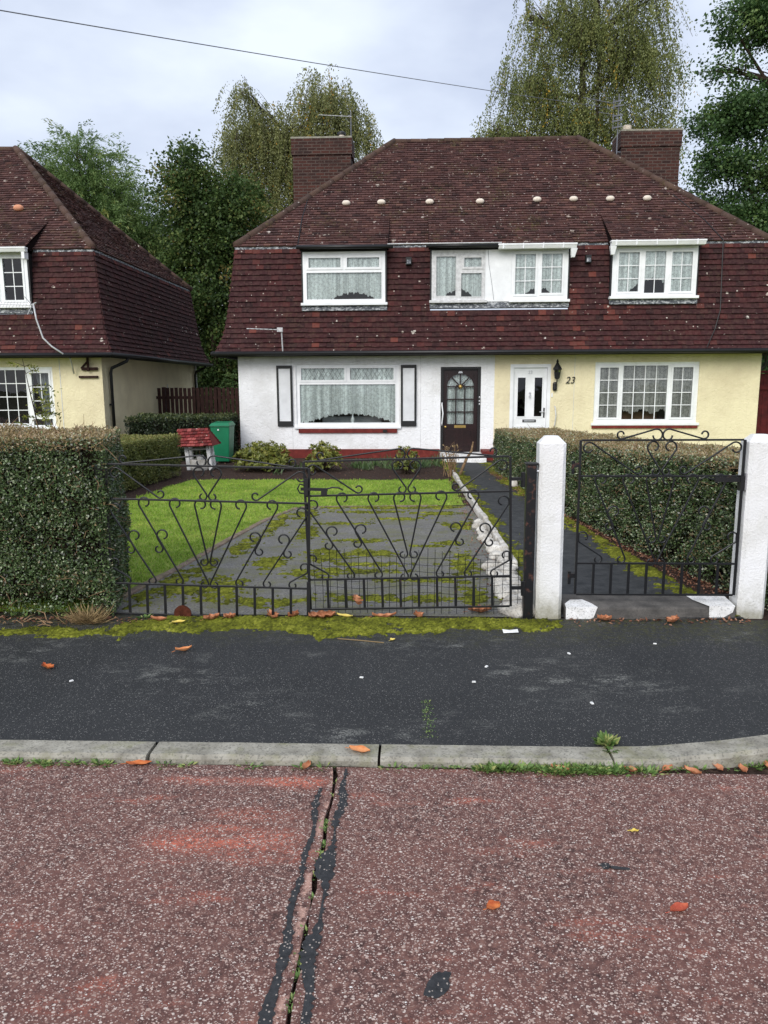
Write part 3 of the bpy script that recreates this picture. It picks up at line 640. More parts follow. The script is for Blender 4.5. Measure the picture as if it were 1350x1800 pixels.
def room(par, x0, x1, z0, z1, y, d=.9):
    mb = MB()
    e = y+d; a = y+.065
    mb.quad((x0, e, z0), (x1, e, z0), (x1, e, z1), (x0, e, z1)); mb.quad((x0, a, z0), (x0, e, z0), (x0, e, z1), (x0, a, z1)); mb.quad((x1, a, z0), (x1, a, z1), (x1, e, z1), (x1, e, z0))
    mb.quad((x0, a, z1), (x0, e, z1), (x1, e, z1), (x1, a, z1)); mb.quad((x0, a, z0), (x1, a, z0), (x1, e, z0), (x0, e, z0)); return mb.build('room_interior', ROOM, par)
def house_shell(root, X0, X1, dorm, wall_parts, side_mats, red_tint):
    """wall_parts: list of (xa, xb, material, holes, label); dorm: (x0,x1,z0,z1)"""
    for xa, xb, m, holes, lab in wall_parts:
        w_ = MB(); holes_panel(w_, xa, xb, -.05, 2.62, holes, YW, .12); o = w_.build('wall', m, root)
        if lab: o['label'] = lab
    w_ = MB(); w_.quad((X0, YB, -.05), (X0, YW, -.05), (X0, YW, 2.62), (X0, YB, 2.62)); w_.build('side_wall', side_mats[0], root)
    w_ = MB(); w_.quad((X1, YW, -.05), (X1, YB, -.05), (X1, YB, 2.62), (X1, YW, 2.62)); w_.build('side_wall', side_mats[1], root)
    w_ = MB(); w_.quad((X1, YB, -.05), (X0, YB, -.05), (X0, YB, 2.62), (X1, YB, 2.62)); w_.build('rear_wall', side_mats[0], root)
    # soffit and lower gutter
    s = MB(); d = .39
    s.quad((X0-d, YW-d, 2.35), (X1+d, YW-d, 2.35), (X1+.0, YW+.0, 2.36), (X0, YW, 2.36)); s.quad((X1+d, YW-d, 2.35), (X1+d, YB+d, 2.35), (X1, YB, 2.36), (X1, YW, 2.36)); s.quad((X0-d, YB+d, 2.35), (X0-d, YW-d, 2.35), (X0, YW, 2.36), (X0, YB, 2.36)); s.build('soffit', BLACKW, root)
    g = MB(); r = .05; d = .45; z = 2.335
    for a, b_ in (((X0-d, YW-d), (X1+d, YW-d)), ((X1+d, YW-d), (X1+d, YB+d)), ((X0-d, YW-d), (X0-d, YB+d))):
        g.tube([(*a, z), (*b_, z)], r, 10)
    g.box(X0-.37, X1+.37, YW-.40, YW-.36, 2.27, 2.39); g.box(X1+.36, X1+.40, YW-.36, YB+.3, 2.27, 2.39); g.box(X0-.40, X0-.36, YW-.36, YB+.3, 2.27, 2.39)
    g.build('gutter', BLACKP, root, smooth=True)
    # hung tiles
    mb, bk = MB(), MB(); W_, Dp = X1-X0, YB-YW
    def tf(u, p):
        t = min(max(random.gauss(.42, .17), 0), .8)
        for a, b_, c, d_ in dorm:
            if a-.05 < p.x < b_+.05 and c-.42 < p.z < c+.02 and p.y < YW and random.random() < .55-(c-p.z)*1.0: t = random.uniform(.74, .9)
        for xr, wr, zt in red_tint:
            if abs(p.x-xr) < wr*(1+.4*(3.3-p.z)) and p.z < zt and p.y < YW and random.random() < .5: t = random.uniform(.74, .95)
        if p.z > 4.42 and random.random() < .5: t = random.uniform(.75, .95)
        if random.random() < .004: t = 1
        return t
    mansard_side(mb, bk, (X0, YW), (1, 0), (0, -1), W_, .165, .118, tf, [(a-X0-.03, b_-X0+.03, c-.14, d_+.3) for a, b_, c, d_ in dorm])
    mansard_side(mb, bk, (X1, YW), (0, 1), (1, 0), Dp, .165, .118, tf); mansard_side(mb, bk, (X0, YB), (0, -1), (-1, 0), Dp, .165, .118, tf)
    th_ = mb.build('tile_hanging', TILE_LO, root); bk.build('tile_backing', TILE_BACK, th_)
    # upper roof
    mb, bk = MB(), MB(); e0, e1, yf, yb = X0-UE_D, X1+UE_D, YW-UE_D, YB+UE_D; yr = (yf+yb)/2; ra, rb = e0+RUN, e1-RUN
    def tu(u, p): return min(max(random.gauss(.42, .2), 0), 1)
    sl = (RIDGE_Z-UE_Z)/(yr-yf)
    plane_tiles(mb, bk, (e0, yf, UE_Z), (e1, yf, UE_Z), (ra, yr, RIDGE_Z), (rb, yr, RIDGE_Z), .108, .165, tu)
    plane_tiles(mb, bk, (e1, yf, UE_Z), (e1, yb, UE_Z), (rb, yr, RIDGE_Z), (rb, yr, RIDGE_Z), .108, .165, tu)
    plane_tiles(mb, bk, (e0, yb, UE_Z), (e0, yf, UE_Z), (ra, yr, RIDGE_Z), (ra, yr, RIDGE_Z), .108, .165, tu)
    bk.quad((e1, yb, UE_Z), (e0, yb, UE_Z), (ra, yr, RIDGE_Z), (rb, yr, RIDGE_Z))
    # tilted eaves over the dormers
    for a, b_, c, d_ in dorm:
        yt = yf+.85; zt = UE_Z+sl*.85+.012; ye = YW-.34; ze = d_+.10
        plane_tiles(mb, bk, (a-.07, ye, ze), (b_+.07, ye, ze), (a-.07, yt, zt), (b_+.07, yt, zt), .108, .165, tu)
        for x in (a-.07, b_+.07): bk.quad((x, ye, ze-.03), (x, yt, zt-.03), (x, yt, zt-.1), (x, YW-.02, UE_Z-.05), (x, ye, ze-.06))
        bk.quad((a-.07, ye, ze-.02), (b_+.07, ye, ze-.02), (b_+.07, YW-.05, ze-.06), (a-.07, YW-.05, ze-.06))
    rf = mb.build('roof', TILE_UP, root); bk.build('roof_backing', TILE_BACK, rf)
    f = MB()
    f.box(e0+.02, e1-.02, yf+.012, yf+.05, UE_Z-.06, UE_Z-.008); f.box(e1-.05, e1-.012, yf+.06, yb, UE_Z-.06, UE_Z-.008); f.box(e0+.012, e0+.05, yf+.06, yb, UE_Z-.06, UE_Z-.008); f.build('eaves_flashing', LEAD, rf)
    h = MB()
    def caps(p, q, r=.088, ln=.42):
        p, q = V3(p), V3(q); n_ = max(1, round((q-p).length/ln)); 
        for i in range(n_):
            a = p+(q-p)*(i/n_); c = p+(q-p)*((i+1.04)/n_); h.ct = random.random(); rr = r*random.uniform(.96, 1.04)
            h.tube([a, c], [rr*1.05, rr*.93], 12)
    lz = (0, 0, -.02)
    caps((e0+.04, yf+.04, UE_Z+.02), (ra, yr, RIDGE_Z)); caps((e1-.04, yf+.04, UE_Z+.02), (rb, yr, RIDGE_Z)); caps((e0, yb, UE_Z), (ra, yr, RIDGE_Z)); caps((e1, yb, UE_Z), (rb, yr, RIDGE_Z)); caps((ra, yr, RIDGE_Z-.02), (rb, yr, RIDGE_Z-.02), .08)
    h.build('ridge_tiles', RIDGE, rf, smooth=True)
    return rf, (e0, e1, yf, yb, sl)
def dormer_box(root, a, b_, c, d_, y, fl=True):
    s = MB()
    for x, sg in ((a, -1), (b_, 1)):
        s.box(min(x, x+sg*.035), max(x, x+sg*.035), y+.015, YW+.15, c-.12, d_+.12)
    s.box(a-.035, b_+.035, y-.01, YW, d_+.002, d_+.075)
    dk = s.build('dormer_cheeks', BLACKW, root)
    f = MB(); n_ = 30
    for i in range(n_):
        x0, x1 = a-.04+(b_-a+.08)*i/n_, a-.04+(b_-a+.08)*(i+1)/n_
        f.quad((x0, YW-.20, c-.15), (x1, YW-.20, c-.15), (x1, y+.012, c-.01), (x0, y+.012, c-.01))
    f.quad((a-.04, YW-.20, c-.15), (b_+.04, YW-.20, c-.15), (b_+.04, YW-.1, c-.16), (a-.04, YW-.1, c-.16))
    f.build('lead_flashing', LEAD, root)

# ---- the pair of houses facing the camera
X0, X1, XM = -4.03, 7.57, 1.75
DY = 16.71
dA, dB, dC = (-2.48, -.68, 3.41, 4.50), (.33, 3.26, 3.44, 4.50), (4.2, 5.99, 3.49, 4.53)
G1, G2 = (-2.72, -.39, .71, 2.10), (3.97, 6.25, .77, 2.12)
D1, D2 = (.55, 1.45, .13, 2.035), (2.10, 3.0, .13, 2.085)
H = thing('semi_detached_house', (1.77, YW, 0), 'red tiled house pair, left half white with brown door, right half cream with white door', 'house')
roofM, RP = house_shell(H, X0, X1, [dA, dB, dC], [(X0, XM, WHITE_ST, [G1, D1], 'white painted roughcast wall'), (XM, X1, CREAM_ST, [G2, D2], 'cream painted roughcast wall')], (WHITE_ST, CREAM_ST), [(3.42, .16, 3.9), (4.15, .1, 3.3), (1.75, .03, 3.1)])
for d in (dA, dB, dC): dormer_box(H, *d, DY)
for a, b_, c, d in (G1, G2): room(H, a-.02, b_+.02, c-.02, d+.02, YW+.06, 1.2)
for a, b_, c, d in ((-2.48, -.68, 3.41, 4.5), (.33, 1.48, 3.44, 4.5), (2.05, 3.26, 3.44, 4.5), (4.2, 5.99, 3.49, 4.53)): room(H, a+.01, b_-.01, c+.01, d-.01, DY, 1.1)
arch = lambda xc, hw, z0, hh: (lambda x: z0+max(0, hh*(1-((x-xc)/hw)**2)))
mk_window(H, 'wide picture window with diamond leaded top lights and arched lace net', *G1, YW+.03,
          [(-2.60, -1.62, 1.76, 2.02, True, 1, 1), (-1.49, -.51, 1.76, 2.02, True, 1, 1), (-2.64, -.47, .80, 1.66, False, 1, 1)],
          [(-2.68, -.43, 2.06, arch(-1.5, .98, .77, .19))], lead_top=[(-2.60, -1.62, 1.76, 2.02), (-1.49, -.51, 1.76, 2.02)])
mk_window(H, 'wide three part window with small square panes and grey nets', *G2, YW+.03,
          [(4.09, 4.49, .90, 2.0, True, 2, 4), (4.60, 5.57, .86, 2.04, False, 4, 4), (5.69, 6.12, .90, 2.0, True, 2, 4)],
          [(4.02, 4.56, 2.08, lambda x: .80), (4.58, 5.6, 2.08, lambda x: 1.0+.04*math.sin(x*14)), (5.62, 6.2, 2.08, lambda x: .82)], mat_c=LACEGREY)
mk_window(H, 'upstairs window with two top lights above one wide pane', *dA, DY,
          [(-2.35, -1.65, 4.17, 4.37, True, 1, 1), (-1.51, -.81, 4.17, 4.37, True, 1, 1), (-2.40, -.76, 3.50, 4.06, False, 1, 1)], [(-2.44, -.72, 4.46, arch(-1.38, .5, 3.46, .15))])
mk_window(H, 'weathered upstairs window with one small top light', .33, 1.48, 3.44, 4.5, DY,
          [(.43, .85, 3.55, 4.37, False, 1, 1), (1.03, 1.40, 4.15, 4.34, True, 1, 1), (.97, 1.41, 3.53, 4.02, False, 1, 1)], [(.36, .9, 4.46, arch(.9, .35, 3.48, .15)), (.93, 1.46, 4.46, arch(.93, .3, 3.48, .18))], m=PVCOLD)
p = MB(); p.box(1.483, 2.047, DY-.004, DY+.04, 3.42, 4.5); p.box(1.485, 1.495, DY-.012, DY-.004, 3.42, 4.5); pn = p.build('infill_panel', PVC, H); pn['label'] = 'plain white panel between the two upstairs windows'
c_ = MB(); c_.tube([(1.54, DY-.006, 4.5), (1.56, DY-.007, 4.2), (1.63, DY-.007, 3.8), (1.68, DY-.007, 3.45)], .004, 5); c_.build('loose_cable', CABLEM, pn)
mk_window(H, 'upstairs window of two sashes with six small panes each', 2.05, 3.26, 3.44, 4.5, DY,
          [(2.13, 2.56, 3.57, 4.40, True, 2, 3), (2.70, 3.13, 3.59, 4.40, True, 2, 3)], [(2.08, 2.62, 4.46, arch(2.62, .3, 3.52, .14)), (2.66, 3.2, 4.46, arch(2.66, .3, 3.52, .16))])
mk_window(H, 'upstairs window of three sashes with six small panes each', *dC, DY,
          [(4.33, 4.76, 3.60, 4.41, True, 2, 3), (4.89, 5.32, 3.57, 4.43, False, 2, 3), (5.45, 5.88, 3.60, 4.41, True, 2, 3)], [(4.25, 4.82, 4.49, arch(4.82, .25, 3.55, .18)), (4.85, 5.36, 4.49, arch(5.1, .4, 3.58, .26)), (5.4, 5.95, 4.49, lambda x: 3.55)])
s = MB(); s.box(-2.68, -.43, YW-.04, YW-.001, .57, .664); s.build('sill_band', REDP, H); s = MB(); s.box(3.94, 6.27, YW-.04, YW-.001, .66, .724); s.build('sill_band', REDP, H)
s = MB(); s.box(-.75, -.66, YW-.075, YW-.041, .585, .645); s.build('junction_box', BLACKP, H)
p = MB(); p.box(X0-.03, D1[0]-.01, YW-.035, YW-.001, -.05, .20); p.box(D1[1]+.01, XM, YW-.035, YW-.001, -.05, .20); p.build('plinth', REDP, H, bevel=.008)
# cornice gutters over the dormers
g = MB(); g.tube([(-2.58, YW-.40, 4.565), (-.5, YW-.40, 4.555)], .042, 10); g.tube([(.2, YW-.40, 4.56), (1.75, YW-.40, 4.55)], .04, 10); g.build('gutter', BLACKP, H, smooth=True)
g = MB(); g.tube([(-.62, YW-.435, 4.60), (1.80, YW-.435, 4.60)], .012, 8); g.build('overflow_pipe', PVCOLD, H, smooth=True)
for a, b_, z, ends in ((1.74, 3.38, 4.535, (0, 1)), (4.10, 6.06, 4.575, (1, 0))):
    g = MB(); y0 = YW-.44
    g.hexa([(a, y0+.03, z-.055), (b_, y0+.03, z-.055), (b_, y0+.13, z-.055), (a, y0+.13, z-.055)], [(a, y0, z+.01), (b_, y0, z+.01), (b_, y0+.13, z+.01), (a, y0+.13, z+.01)])
    g.box(a-.01, b_+.01, y0-.006, y0+.13, z+.012, z+.045)
    k = a+.1
    while k < b_: g.box(k-.012, k+.012, y0-.012, y0+.1, z-.06, z+.052); k += .42
    if ends[1] and not ends[0]: g.hexa([(b_-.10, y0+.05, z-.24), (b_-.03, y0+.05, z-.24), (b_-.03, y0+.12, z-.24), (b_-.10, y0+.12, z-.24)], [(b_-.12, y0+.02, z-.062), (b_+.02, y0+.02, z-.062), (b_+.02, y0+.12, z-.062), (b_-.12, y0+.12, z-.062)])
    if ends[0] and not ends[1]: g.hexa([(a+.01, y0+.05, z-.24), (a+.08, y0+.05, z-.24), (a+.08, y0+.12, z-.24), (a+.01, y0+.12, z-.24)], [(a-.02, y0+.02, z-.062), (a+.12, y0+.02, z-.062), (a+.12, y0+.12, z-.062), (a-.02, y0+.12, z-.062)])
    o = g.build('gutter', PVC, H, bevel=.004); o['label'] = 'white plastic gutter'
# shutters
for a, b_ in ((-3.155, -2.80), (-.345, .005)):
    s = MB(); holes_panel(s, a, b_, .72, 2.085, [(a+.045, b_-.045, .84, 2.02)], YW-.045, .03, True); sh = s.build('shutter', BLACKW, H)
    l = MB(); k = .84
    while k < 2.0: l.hexa([(a+.045, YW-.034, k), (b_-.045, YW-.034, k), (b_-.045, YW-.006, k+.02), (a+.045, YW-.006, k+.02)], [(a+.045, YW-.034, k+.012), (b_-.045, YW-.034, k+.012), (b_-.045, YW-.006, k+.032), (a+.045, YW-.006, k+.032)]); k += .024
    l.quad((a+.045, YW-.012, .84), (b_-.045, YW-.012, .84), (b_-.045, YW-.012, 2.02), (a+.045, YW-.012, 2.02)); l.build('louvre', PVC, sh)
# brown door
f = MB(); x0, x1, z0, z1 = D1; yd = YW+.05
holes_panel(f, x0, x1, z0, z1, [(x0+.06, x1-.07, z0, z1-.06)], YW+.0, .08, True); f.build('door_frame', BLACKW, H)
d = MB(); a, b_ = x0+.063, x1-.073; xc = (a+b_)/2; hw = .30; zb, zs, zt = 1.0, 1.60, 1.88
holes = [(xc-hw, xc+hw, zb-.25, zt)]
holes_panel(d, a, b_, z0+.005, z1-.065, holes, yd, .04)
zb -= .25; rows = [zb+(zs-zb)*i/3 for i in range(4)]
N_ = 24; ry = zt-zs-.005
for i in range(N_):   # spandrels around the arched top
    t0, t1 = math.pi*i/N_, math.pi*(i+1)/N_; p0 = (xc+(hw-.004)*math.cos(t0), zs+ry*math.sin(t0)); p1 = (xc+(hw-.004)*math.cos(t1), zs+ry*math.sin(t1))
    d.quad((p0[0], yd+.002, p0[1]), (p0[0], yd+.002, zt), (p1[0], yd+.002, zt), (p1[0], yd+.002, p1[1]))
for z in rows: d.box(xc-hw, xc+hw, yd-.002, yd+.025, z-.013, z+.013)
for i in (1, 2): x = xc-hw+2*hw*i/3; d.box(x-.013, x+.013, yd-.004, yd+.024, zb, zs)
for an in (R(48), R(90), R(132)): d.bar((xc+.05*math.cos(an), yd+.01, zs+.05*math.sin(an)), (xc+(hw-.01)*math.cos(an), yd+.01, zs+(ry-.005)*math.sin(an)), .024, .026)
d.bar((xc-.1, yd+.01, zs+.02), (xc+.1, yd+.01, zs+.02), .05, .03)
for (pa, pb) in ((a+.07, xc-.03), (xc+.03, b_-.07)):
    holes_panel(d, pa, pb, .26, .64, [(pa+.05, pb-.05, .31, .59)], yd-.014, .014, True)
dr = d.build('door', BROWN_D, H); dr['label'] = 'dark brown panelled door with an arched fan of small panes'
p = MB(); p.quad((xc-hw, yd+.02, zb), (xc+hw, yd+.021, zb), (xc+hw, yd+.02, zt), (xc-hw, yd+.02, zt)); p.build('pane', GLASS, dr)
V = []; F = []; n_ = 60
for i in range(n_+1):
    x = xc-hw-.02+(2*hw+.04)*i/n_; V += [(x, yd+.08+.012*math.sin(i*1.1), zb-.03), (x, yd+.08+.012*math.sin(i*1.1), zt+.02)]
for i in range(n_): F.append((2*i, 2*i+2, 2*i+3, 2*i+1))
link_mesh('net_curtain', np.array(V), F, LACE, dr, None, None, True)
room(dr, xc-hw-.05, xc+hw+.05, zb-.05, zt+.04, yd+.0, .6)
p = MB(); p.box(xc-.13, xc+.13, yd-.012, yd-.003, .675, .735); p.box(xc-.1, xc+.1, yd-.017, yd-.011, .69, .72); p.build('letter_plate', BRASS, dr)
p = MB(); p.lathe((xc, yd-.02, zs-.01), [(.02, -.04), (.045, -.02), (.05, .02), (.03, .05), (.012, .06)], 12); p.build('knocker', BRASS, dr, smooth=True); p = MB(); p.lathe((a+.05, yd-.03, .70), [(.012, -.03), (.03, -.015), (.034, .0), (.03, .015), (.012, .03)], 12); p.build('door_knob', BRASS, dr, smooth=True)
p = MB(); p.hexa([(xc-.055, yd-.012, zt+.012), (xc+.055, yd-.012, zt+.012), (xc+.055, yd-.004, zt+.012), (xc-.055, yd-.004, zt+.012)], [(xc-.035, yd-.012, zt+.06), (xc+.035, yd-.012, zt+.06), (xc+.035, yd-.004, zt+.06), (xc-.035, yd-.004, zt+.06)]); p.build('number_plate', CHROME, dr, bevel=.004)
hd = MB(); hd.tube([(x0+.035, YW-.01, .74), (x0+.032, YW-.045, .78), (x0+.055, YW-.05, 1.0), (x0+.03, YW-.05, 1.2), (x0+.035, YW-.01, 1.24)], .014, 8); hd.build('grab_rail', PVC, H, smooth=True)
for zz in (1.36, 1.28, 1.21): s = MB(); s.lathe((x1-.03, YW-.012, zz), [(.018, -.02), (.02, 0), (.012, .02)], 8); s.build('door_lock', CHROME, H)
st = MB(); st.hexa([(.60, 15.75, -.02), (1.50, 15.75, -.02), (1.47, YW-.04, -.02), (.56, YW-.04, -.02)], [(.60, 15.78, .10), (1.50, 15.78, .10), (1.47, YW-.04, .135), (.56, YW-.04, .135)]); st.build('door_step', WPAINT, H, bevel=.012)
s = MB(); s.box(1.46, XM+.05, 16.3, YW-.036, -.02, .20); s.build('step_kerb', REDP, H, bevel=.01)
# white door
x0, x1, z0, z1 = D2; f = MB(); holes_panel(f, x0, x1, z0, z1, [(x0+.075, x1-.075, z0, z1-.075)], YW+.0, .08, True); f.build('door_frame', PVC, H, bevel=.004)
a, b_ = x0+.078, x1-.078; xc = (a+b_)/2; d = MB(); gl = [(a+.10, a+.27, .93, 1.79), (b_-.27, b_-.10, .93, 1.79)]
holes_panel(d, a, b_, z0+.02, z1-.078, gl, yd, .03)
for g_ in gl: holes_panel(d, g_[0]-.03, g_[1]+.03, g_[2]-.03, g_[3]+.03, [g_], yd-.01, .02, True)
for q in ((a+.08, xc-.04), (xc+.04, b_-.08)): holes_panel(d, q[0], q[1], .22, .72, [(q[0]+.03, q[1]-.03, .25, .69)], yd-.01, .01, True)
dr = d.build('door', PVC, H, bevel=.003); dr['label'] = 'white door with two tall narrow dark panes'
for g_ in gl:
    p = MB(); p.quad((g_[0], yd+.015, g_[2]), (g_[1], yd+.016, g_[2]), (g_[1], yd+.015, g_[3]), (g_[0], yd+.015, g_[3])); p.build('pane', DARKGLASS, dr)
    p = MB(); p.quad((g_[0]-.01, yd+.07, g_[2]-.01), (g_[1]+.01, yd+.07, g_[2]-.01), (g_[1]+.01, yd+.07, g_[3]+.01), (g_[0]-.01, yd+.07, g_[3]+.01)); p.build('pane_backing', ROOM, dr)
p = MB(); p.box(xc-.15, xc+.15, yd-.012, yd-.003, .80, .86); p.build('letter_plate', BLACKP, dr); p = MB(); p.box(xc-.12, xc+.12, yd-.017, yd-.0125, .815, .845); p.build('letter_flap', CHROME, dr)
p = MB(); p.tube([(xc, yd-.02, 1.45), (xc-.02, yd-.03, 1.38), (xc, yd-.035, 1.33), (xc+.02, yd-.03, 1.38), (xc, yd-.02, 1.45)], .008, 6); p.lathe((xc, yd-.015, 1.45), [(.01, -.03), (.022, 0), (.008, .03)], 8); p.build('knocker', CHROME, dr)
p = MB(); p.box(b_-.06, b_-.03, yd-.012, yd-.002, .90, 1.12); p.build('lock_plate', BLACKP, dr); p = MB(); p.tube([(b_-.045, yd-.01, 1.03), (b_-.045, yd-.05, 1.03), (b_-.15, yd-.05, 1.03)], .011, 8); p.build('handle', CHROME, dr)
text_mesh('house_number', '23', .10, CHROME, dr, (xc, yd-.006, z1-.21))
s = MB(); s.box(2.0, 3.1, 16.3, YW-.002, -.02, .128); s.build('door_step', STEPG, H, bevel=.01)
hd = MB(); hd.tube([(3.10, YW-.01, .70), (3.11, YW-.05, .74), (3.13, YW-.055, .95), (3.11, YW-.05, 1.12), (3.10, YW-.01, 1.16)], .013, 8); hd.build('grab_rail', PVCOLD, H, smooth=True)
s = MB(); s.box(3.02, 3.05, YW-.02, YW-.001, 1.36, 1.45); s.build('bell_push', PVC, H)
o = text_mesh('house_number', '23', .21, BLACKW, H, (3.42, YW-.022, 1.66), .25, .006); o['label'] = 'black slanted numerals reading 23'
# wall joints, air bricks
for x, zt_ in ((-2.82, 2.3), (.10, 2.3), (3.52, 2.3)): j = MB(); j.box(x-.004, x+.004, YW-.004, YW-.001, .2, zt_); j.build('wall_conduit', PVCOLD, H)
for x in (-.17, 3.70):
    s = MB(); s.box(x-.06, x+.06, YW-.13, YW-.02, 4.22, 4.38); s.build('air_vent', BLACKW, H); s = MB(); s.hexa([(x-.045, YW-.16, 4.235), (x+.045, YW-.16, 4.235), (x+.045, YW-.135, 4.235), (x-.045, YW-.135, 4.235)], [(x-.035, YW-.15, 4.32), (x+.04, YW-.15, 4.32), (x+.04, YW-.135, 4.32), (x-.035, YW-.135, 4.32)]); s.build('vent_cover', LEAD, H)
# roof vents
e0, e1, yf, yb, sl = RP
for x in (-1.637, -.82, .30, 1.46, 2.77, 3.60, 4.43, 5.265):
    y = 18.15+random.uniform(-.02, .02); z = UE_Z+(y-yf)*sl
    v = MB(); V = []
    for i in range(9):
        t = i/8; r = (.02, .055, .07, .075, .076, .075, .07, .055, .02)[i]
        V.append((x-.095+.19*t, r*.8))
    v.tube([(p_, y-.05, z+.045) for p_, r in V], [r for p_, r in V], 10); v.build('roof_vent', VENT, roofM, smooth=True)
# cables on the roof
c_ = MB(); c_.tube([(-2.55, yf+1.62, UE_Z+1.62*sl+.03), (-2.62, yf+.8, UE_Z+.8*sl+.03), (-2.60, yf-.04, UE_Z+.02)], .012, 5); c_.build('roof_cable', BLACKP, H); c_ = MB(); c_.tube([(5.9, yf+1.4, UE_Z+1.4*sl+.03), (6.35, yf+.6, UE_Z+.6*sl+.03), (6.55, yf-.05, UE_Z), (6.55, YW-.09, 4.0), (6.53, YW-.2, 3.2), (6.40, YW-.32, 2.8), (6.2, YW-.46, 2.4)], .011, 5); c_.build('roof_cable', BLACKP, H)
# chimneys
def chimney(xa, xb, zt, band, ya=20.15, yb_=20.95):
    c = MB(); c.box(xa, xb, ya, yb_, 5.0, zt-band); c.box(xa-.03, xb+.03, ya-.03, yb_+.03, zt-band+.0, zt-.03); o = c.build('chimney', BRICK, roofM)
    k = MB(); k.box(xa-.035, xb+.035, ya-.035, yb_+.035, zt-.03, zt+.012); k.build('chimney_cap', KERB, H); return o
chimney(-3.19, -1.69, 7.90, .42); chimney(5.15, 6.61, 7.93, .40)
p = MB(); p.lathe((-1.95, 20.5, 7.91), [(.075, 0), (.085, .02), (.075, .04), (.075, .14)], 14); o = p.build('chimney_pot', VENT, H, smooth=True)
p = MB(); p.lathe((-1.95, 20.5, 8.055), [(.11, 0), (.11, .05), (.05, .08)], 14); p.build('pot_cowl', BLACKP, o)
p = MB()
for i in range(6): p.lathe((5.36, 20.5, 7.945+i*.032), [(.10, 0), (.115, .014), (.10, .03)], 14)
p.build('chimney_pot', VENT, H, smooth=True)

b = MB(); b.lathe((-1.45, YW+.12, .725), [(.045, 0), (.05, .02), (.03, .07), (.05, .12), (.045, .16), (.016, .22), (.02, .30), (.012, .33)], 12); tag(b.build('vase', PVC, loc=(-1.45, YW+.12, .725), smooth=True), 'small white vase on the sill inside the picture window', 'vase')
def sofa(label, xa, xb, y, zt, m):
    t = thing('sofa', ((xa+xb)/2, y, .2), label, 'sofa'); b = MB(); b.box(xa, xb, y, y+.2, .25, zt); b.build('backrest', m, t, bevel=.06); b = MB(); b.box(xa+.02, xb-.02, y+.201, y+.7, .25, .5); b.build('seat', m, t, bevel=.04)
    for x in (xa, xb-.14): b = MB(); b.box(x-.145 if x == xa else x+.145, x-.001 if x == xa else x+.29, y+.05, y+.75, .25, zt-.2); b.build('armrest', m, t, bevel=.05)
sofa('tan sofa back behind the nets of the square paned window', 4.62, 5.5, YW+.35, 1.02, TAN); sofa('grey brown sofa back behind the picture window net', -2.2, -.8, YW+.45, .92, DRAPE)
# lantern
La = thing('wall_lantern', (3.11, YW, 1.55), 'black coach lantern on the cream wall beside the white door', 'lamp')
l = MB(); l.lathe((3.09, YW-.03, 1.60), [(.035, -.10), (.05, -.07), (.05, .05), (.03, .09)], 10); l.tube([(3.09, YW-.03, 1.66), (3.10, YW-.1, 1.64), (3.11, YW-.14, 1.70), (3.11, YW-.14, 1.76)], .014, 8); l.build('bracket', BLACKP, La)
l = MB(); l.lathe((3.11, YW-.14, 1.75), [(.03, 0), (.055, .02), (.06, .03), (.085, .20), (.11, .22), (.085, .26), (.035, .34), (.022, .36), (.03, .385), (.006, .44)], 6); l.build('lamp_housing', BLACKP, La)
l = MB()
for i in range(6):
    an = 2*math.pi*i/6; c, s_ = math.cos(an), math.sin(an); r0, r1 = .058*.88, .083*.88; z0_, z1_ = 1.79, 1.94; t = .025
    l.quad((3.11+c*r0-s_*t*.7, YW-.14+s_*r0+c*t*.7, z0_), (3.11+c*r0+s_*t*.7, YW-.14+s_*r0-c*t*.7, z0_), (3.11+c*r1+s_*t, YW-.14+s_*r1-c*t, z1_), (3.11+c*r1-s_*t, YW-.14+s_*r1+c*t, z1_))
l.build('lamp_glass', DARKGLASS, La)

# ---- left neighbour
LX1 = -7.17; LX0 = LX1-(X1-X0)
LH = thing('semi_detached_house', ((LX0+LX1)/2, YW, 0), 'cream neighbouring house with red tiles at the left edge, partly cut off', 'house')
ld = (-10.42, -8.62, 3.42, 4.56); lg = (-10.62, -8.33, .72, 2.09)
house_shell(LH, LX0, LX1, [ld, (-17.2, -15.4, 3.42, 4.5)], [(LX0, LX1, CREAM_ST, [lg], None)], (CREAM_ST, CREAM_ST), [(-9, .3, 2.5)])
dormer_box(LH, *ld, DY); room(LH, lg[0]-.02, lg[1]+.02, lg[2]-.02, lg[3]+.02, YW+.06, 1.5); room(LH, ld[0]+.01, ld[1]-.01, ld[2]+.01, ld[3]-.01, DY, 1.1); room(LH, -17.2, -15.4, 3.42, 4.5, DY+.1, 1)
mk_window(LH, None, *ld, DY, [(-10.30, -9.86, 3.55, 4.44, True, 2, 3), (-9.73, -9.29, 3.52, 4.46, False, 2, 3), (-9.17, -8.74, 3.55, 4.44, True, 2, 3)], [(-10.4, -9.3, 4.5, lambda x: 3.5)])
mk_window(LH, None, *lg, YW+.03, [(-10.5, -10.05, .86, 1.98, True, 2, 4), (-9.95, -8.98, .80, 2.02, False, 4, 4), (-8.84, -8.44, 1.0, 1.95, True, 2, 3), (-8.86, -8.42, .76, .90, False, 1, 1)], None, side_drape=(-8.72, -8.36))
g = MB(); a, b_, z, y0 = -10.55, -8.52, 4.60, YW-.44
g.hexa([(a, y0+.03, z-.055), (b_, y0+.03, z-.055), (b_, y0+.13, z-.055), (a, y0+.13, z-.055)], [(a, y0, z+.01), (b_, y0, z+.01), (b_, y0+.13, z+.01), (a, y0+.13, z+.01)]); g.box(a-.01, b_+.01, y0-.006, y0+.13, z+.012, z+.045); g.box(b_-.1, b_-.03, y0+.03, y0+.2, z-.2, z-.056); g.build('gutter', PVC, LH, bevel=.004)
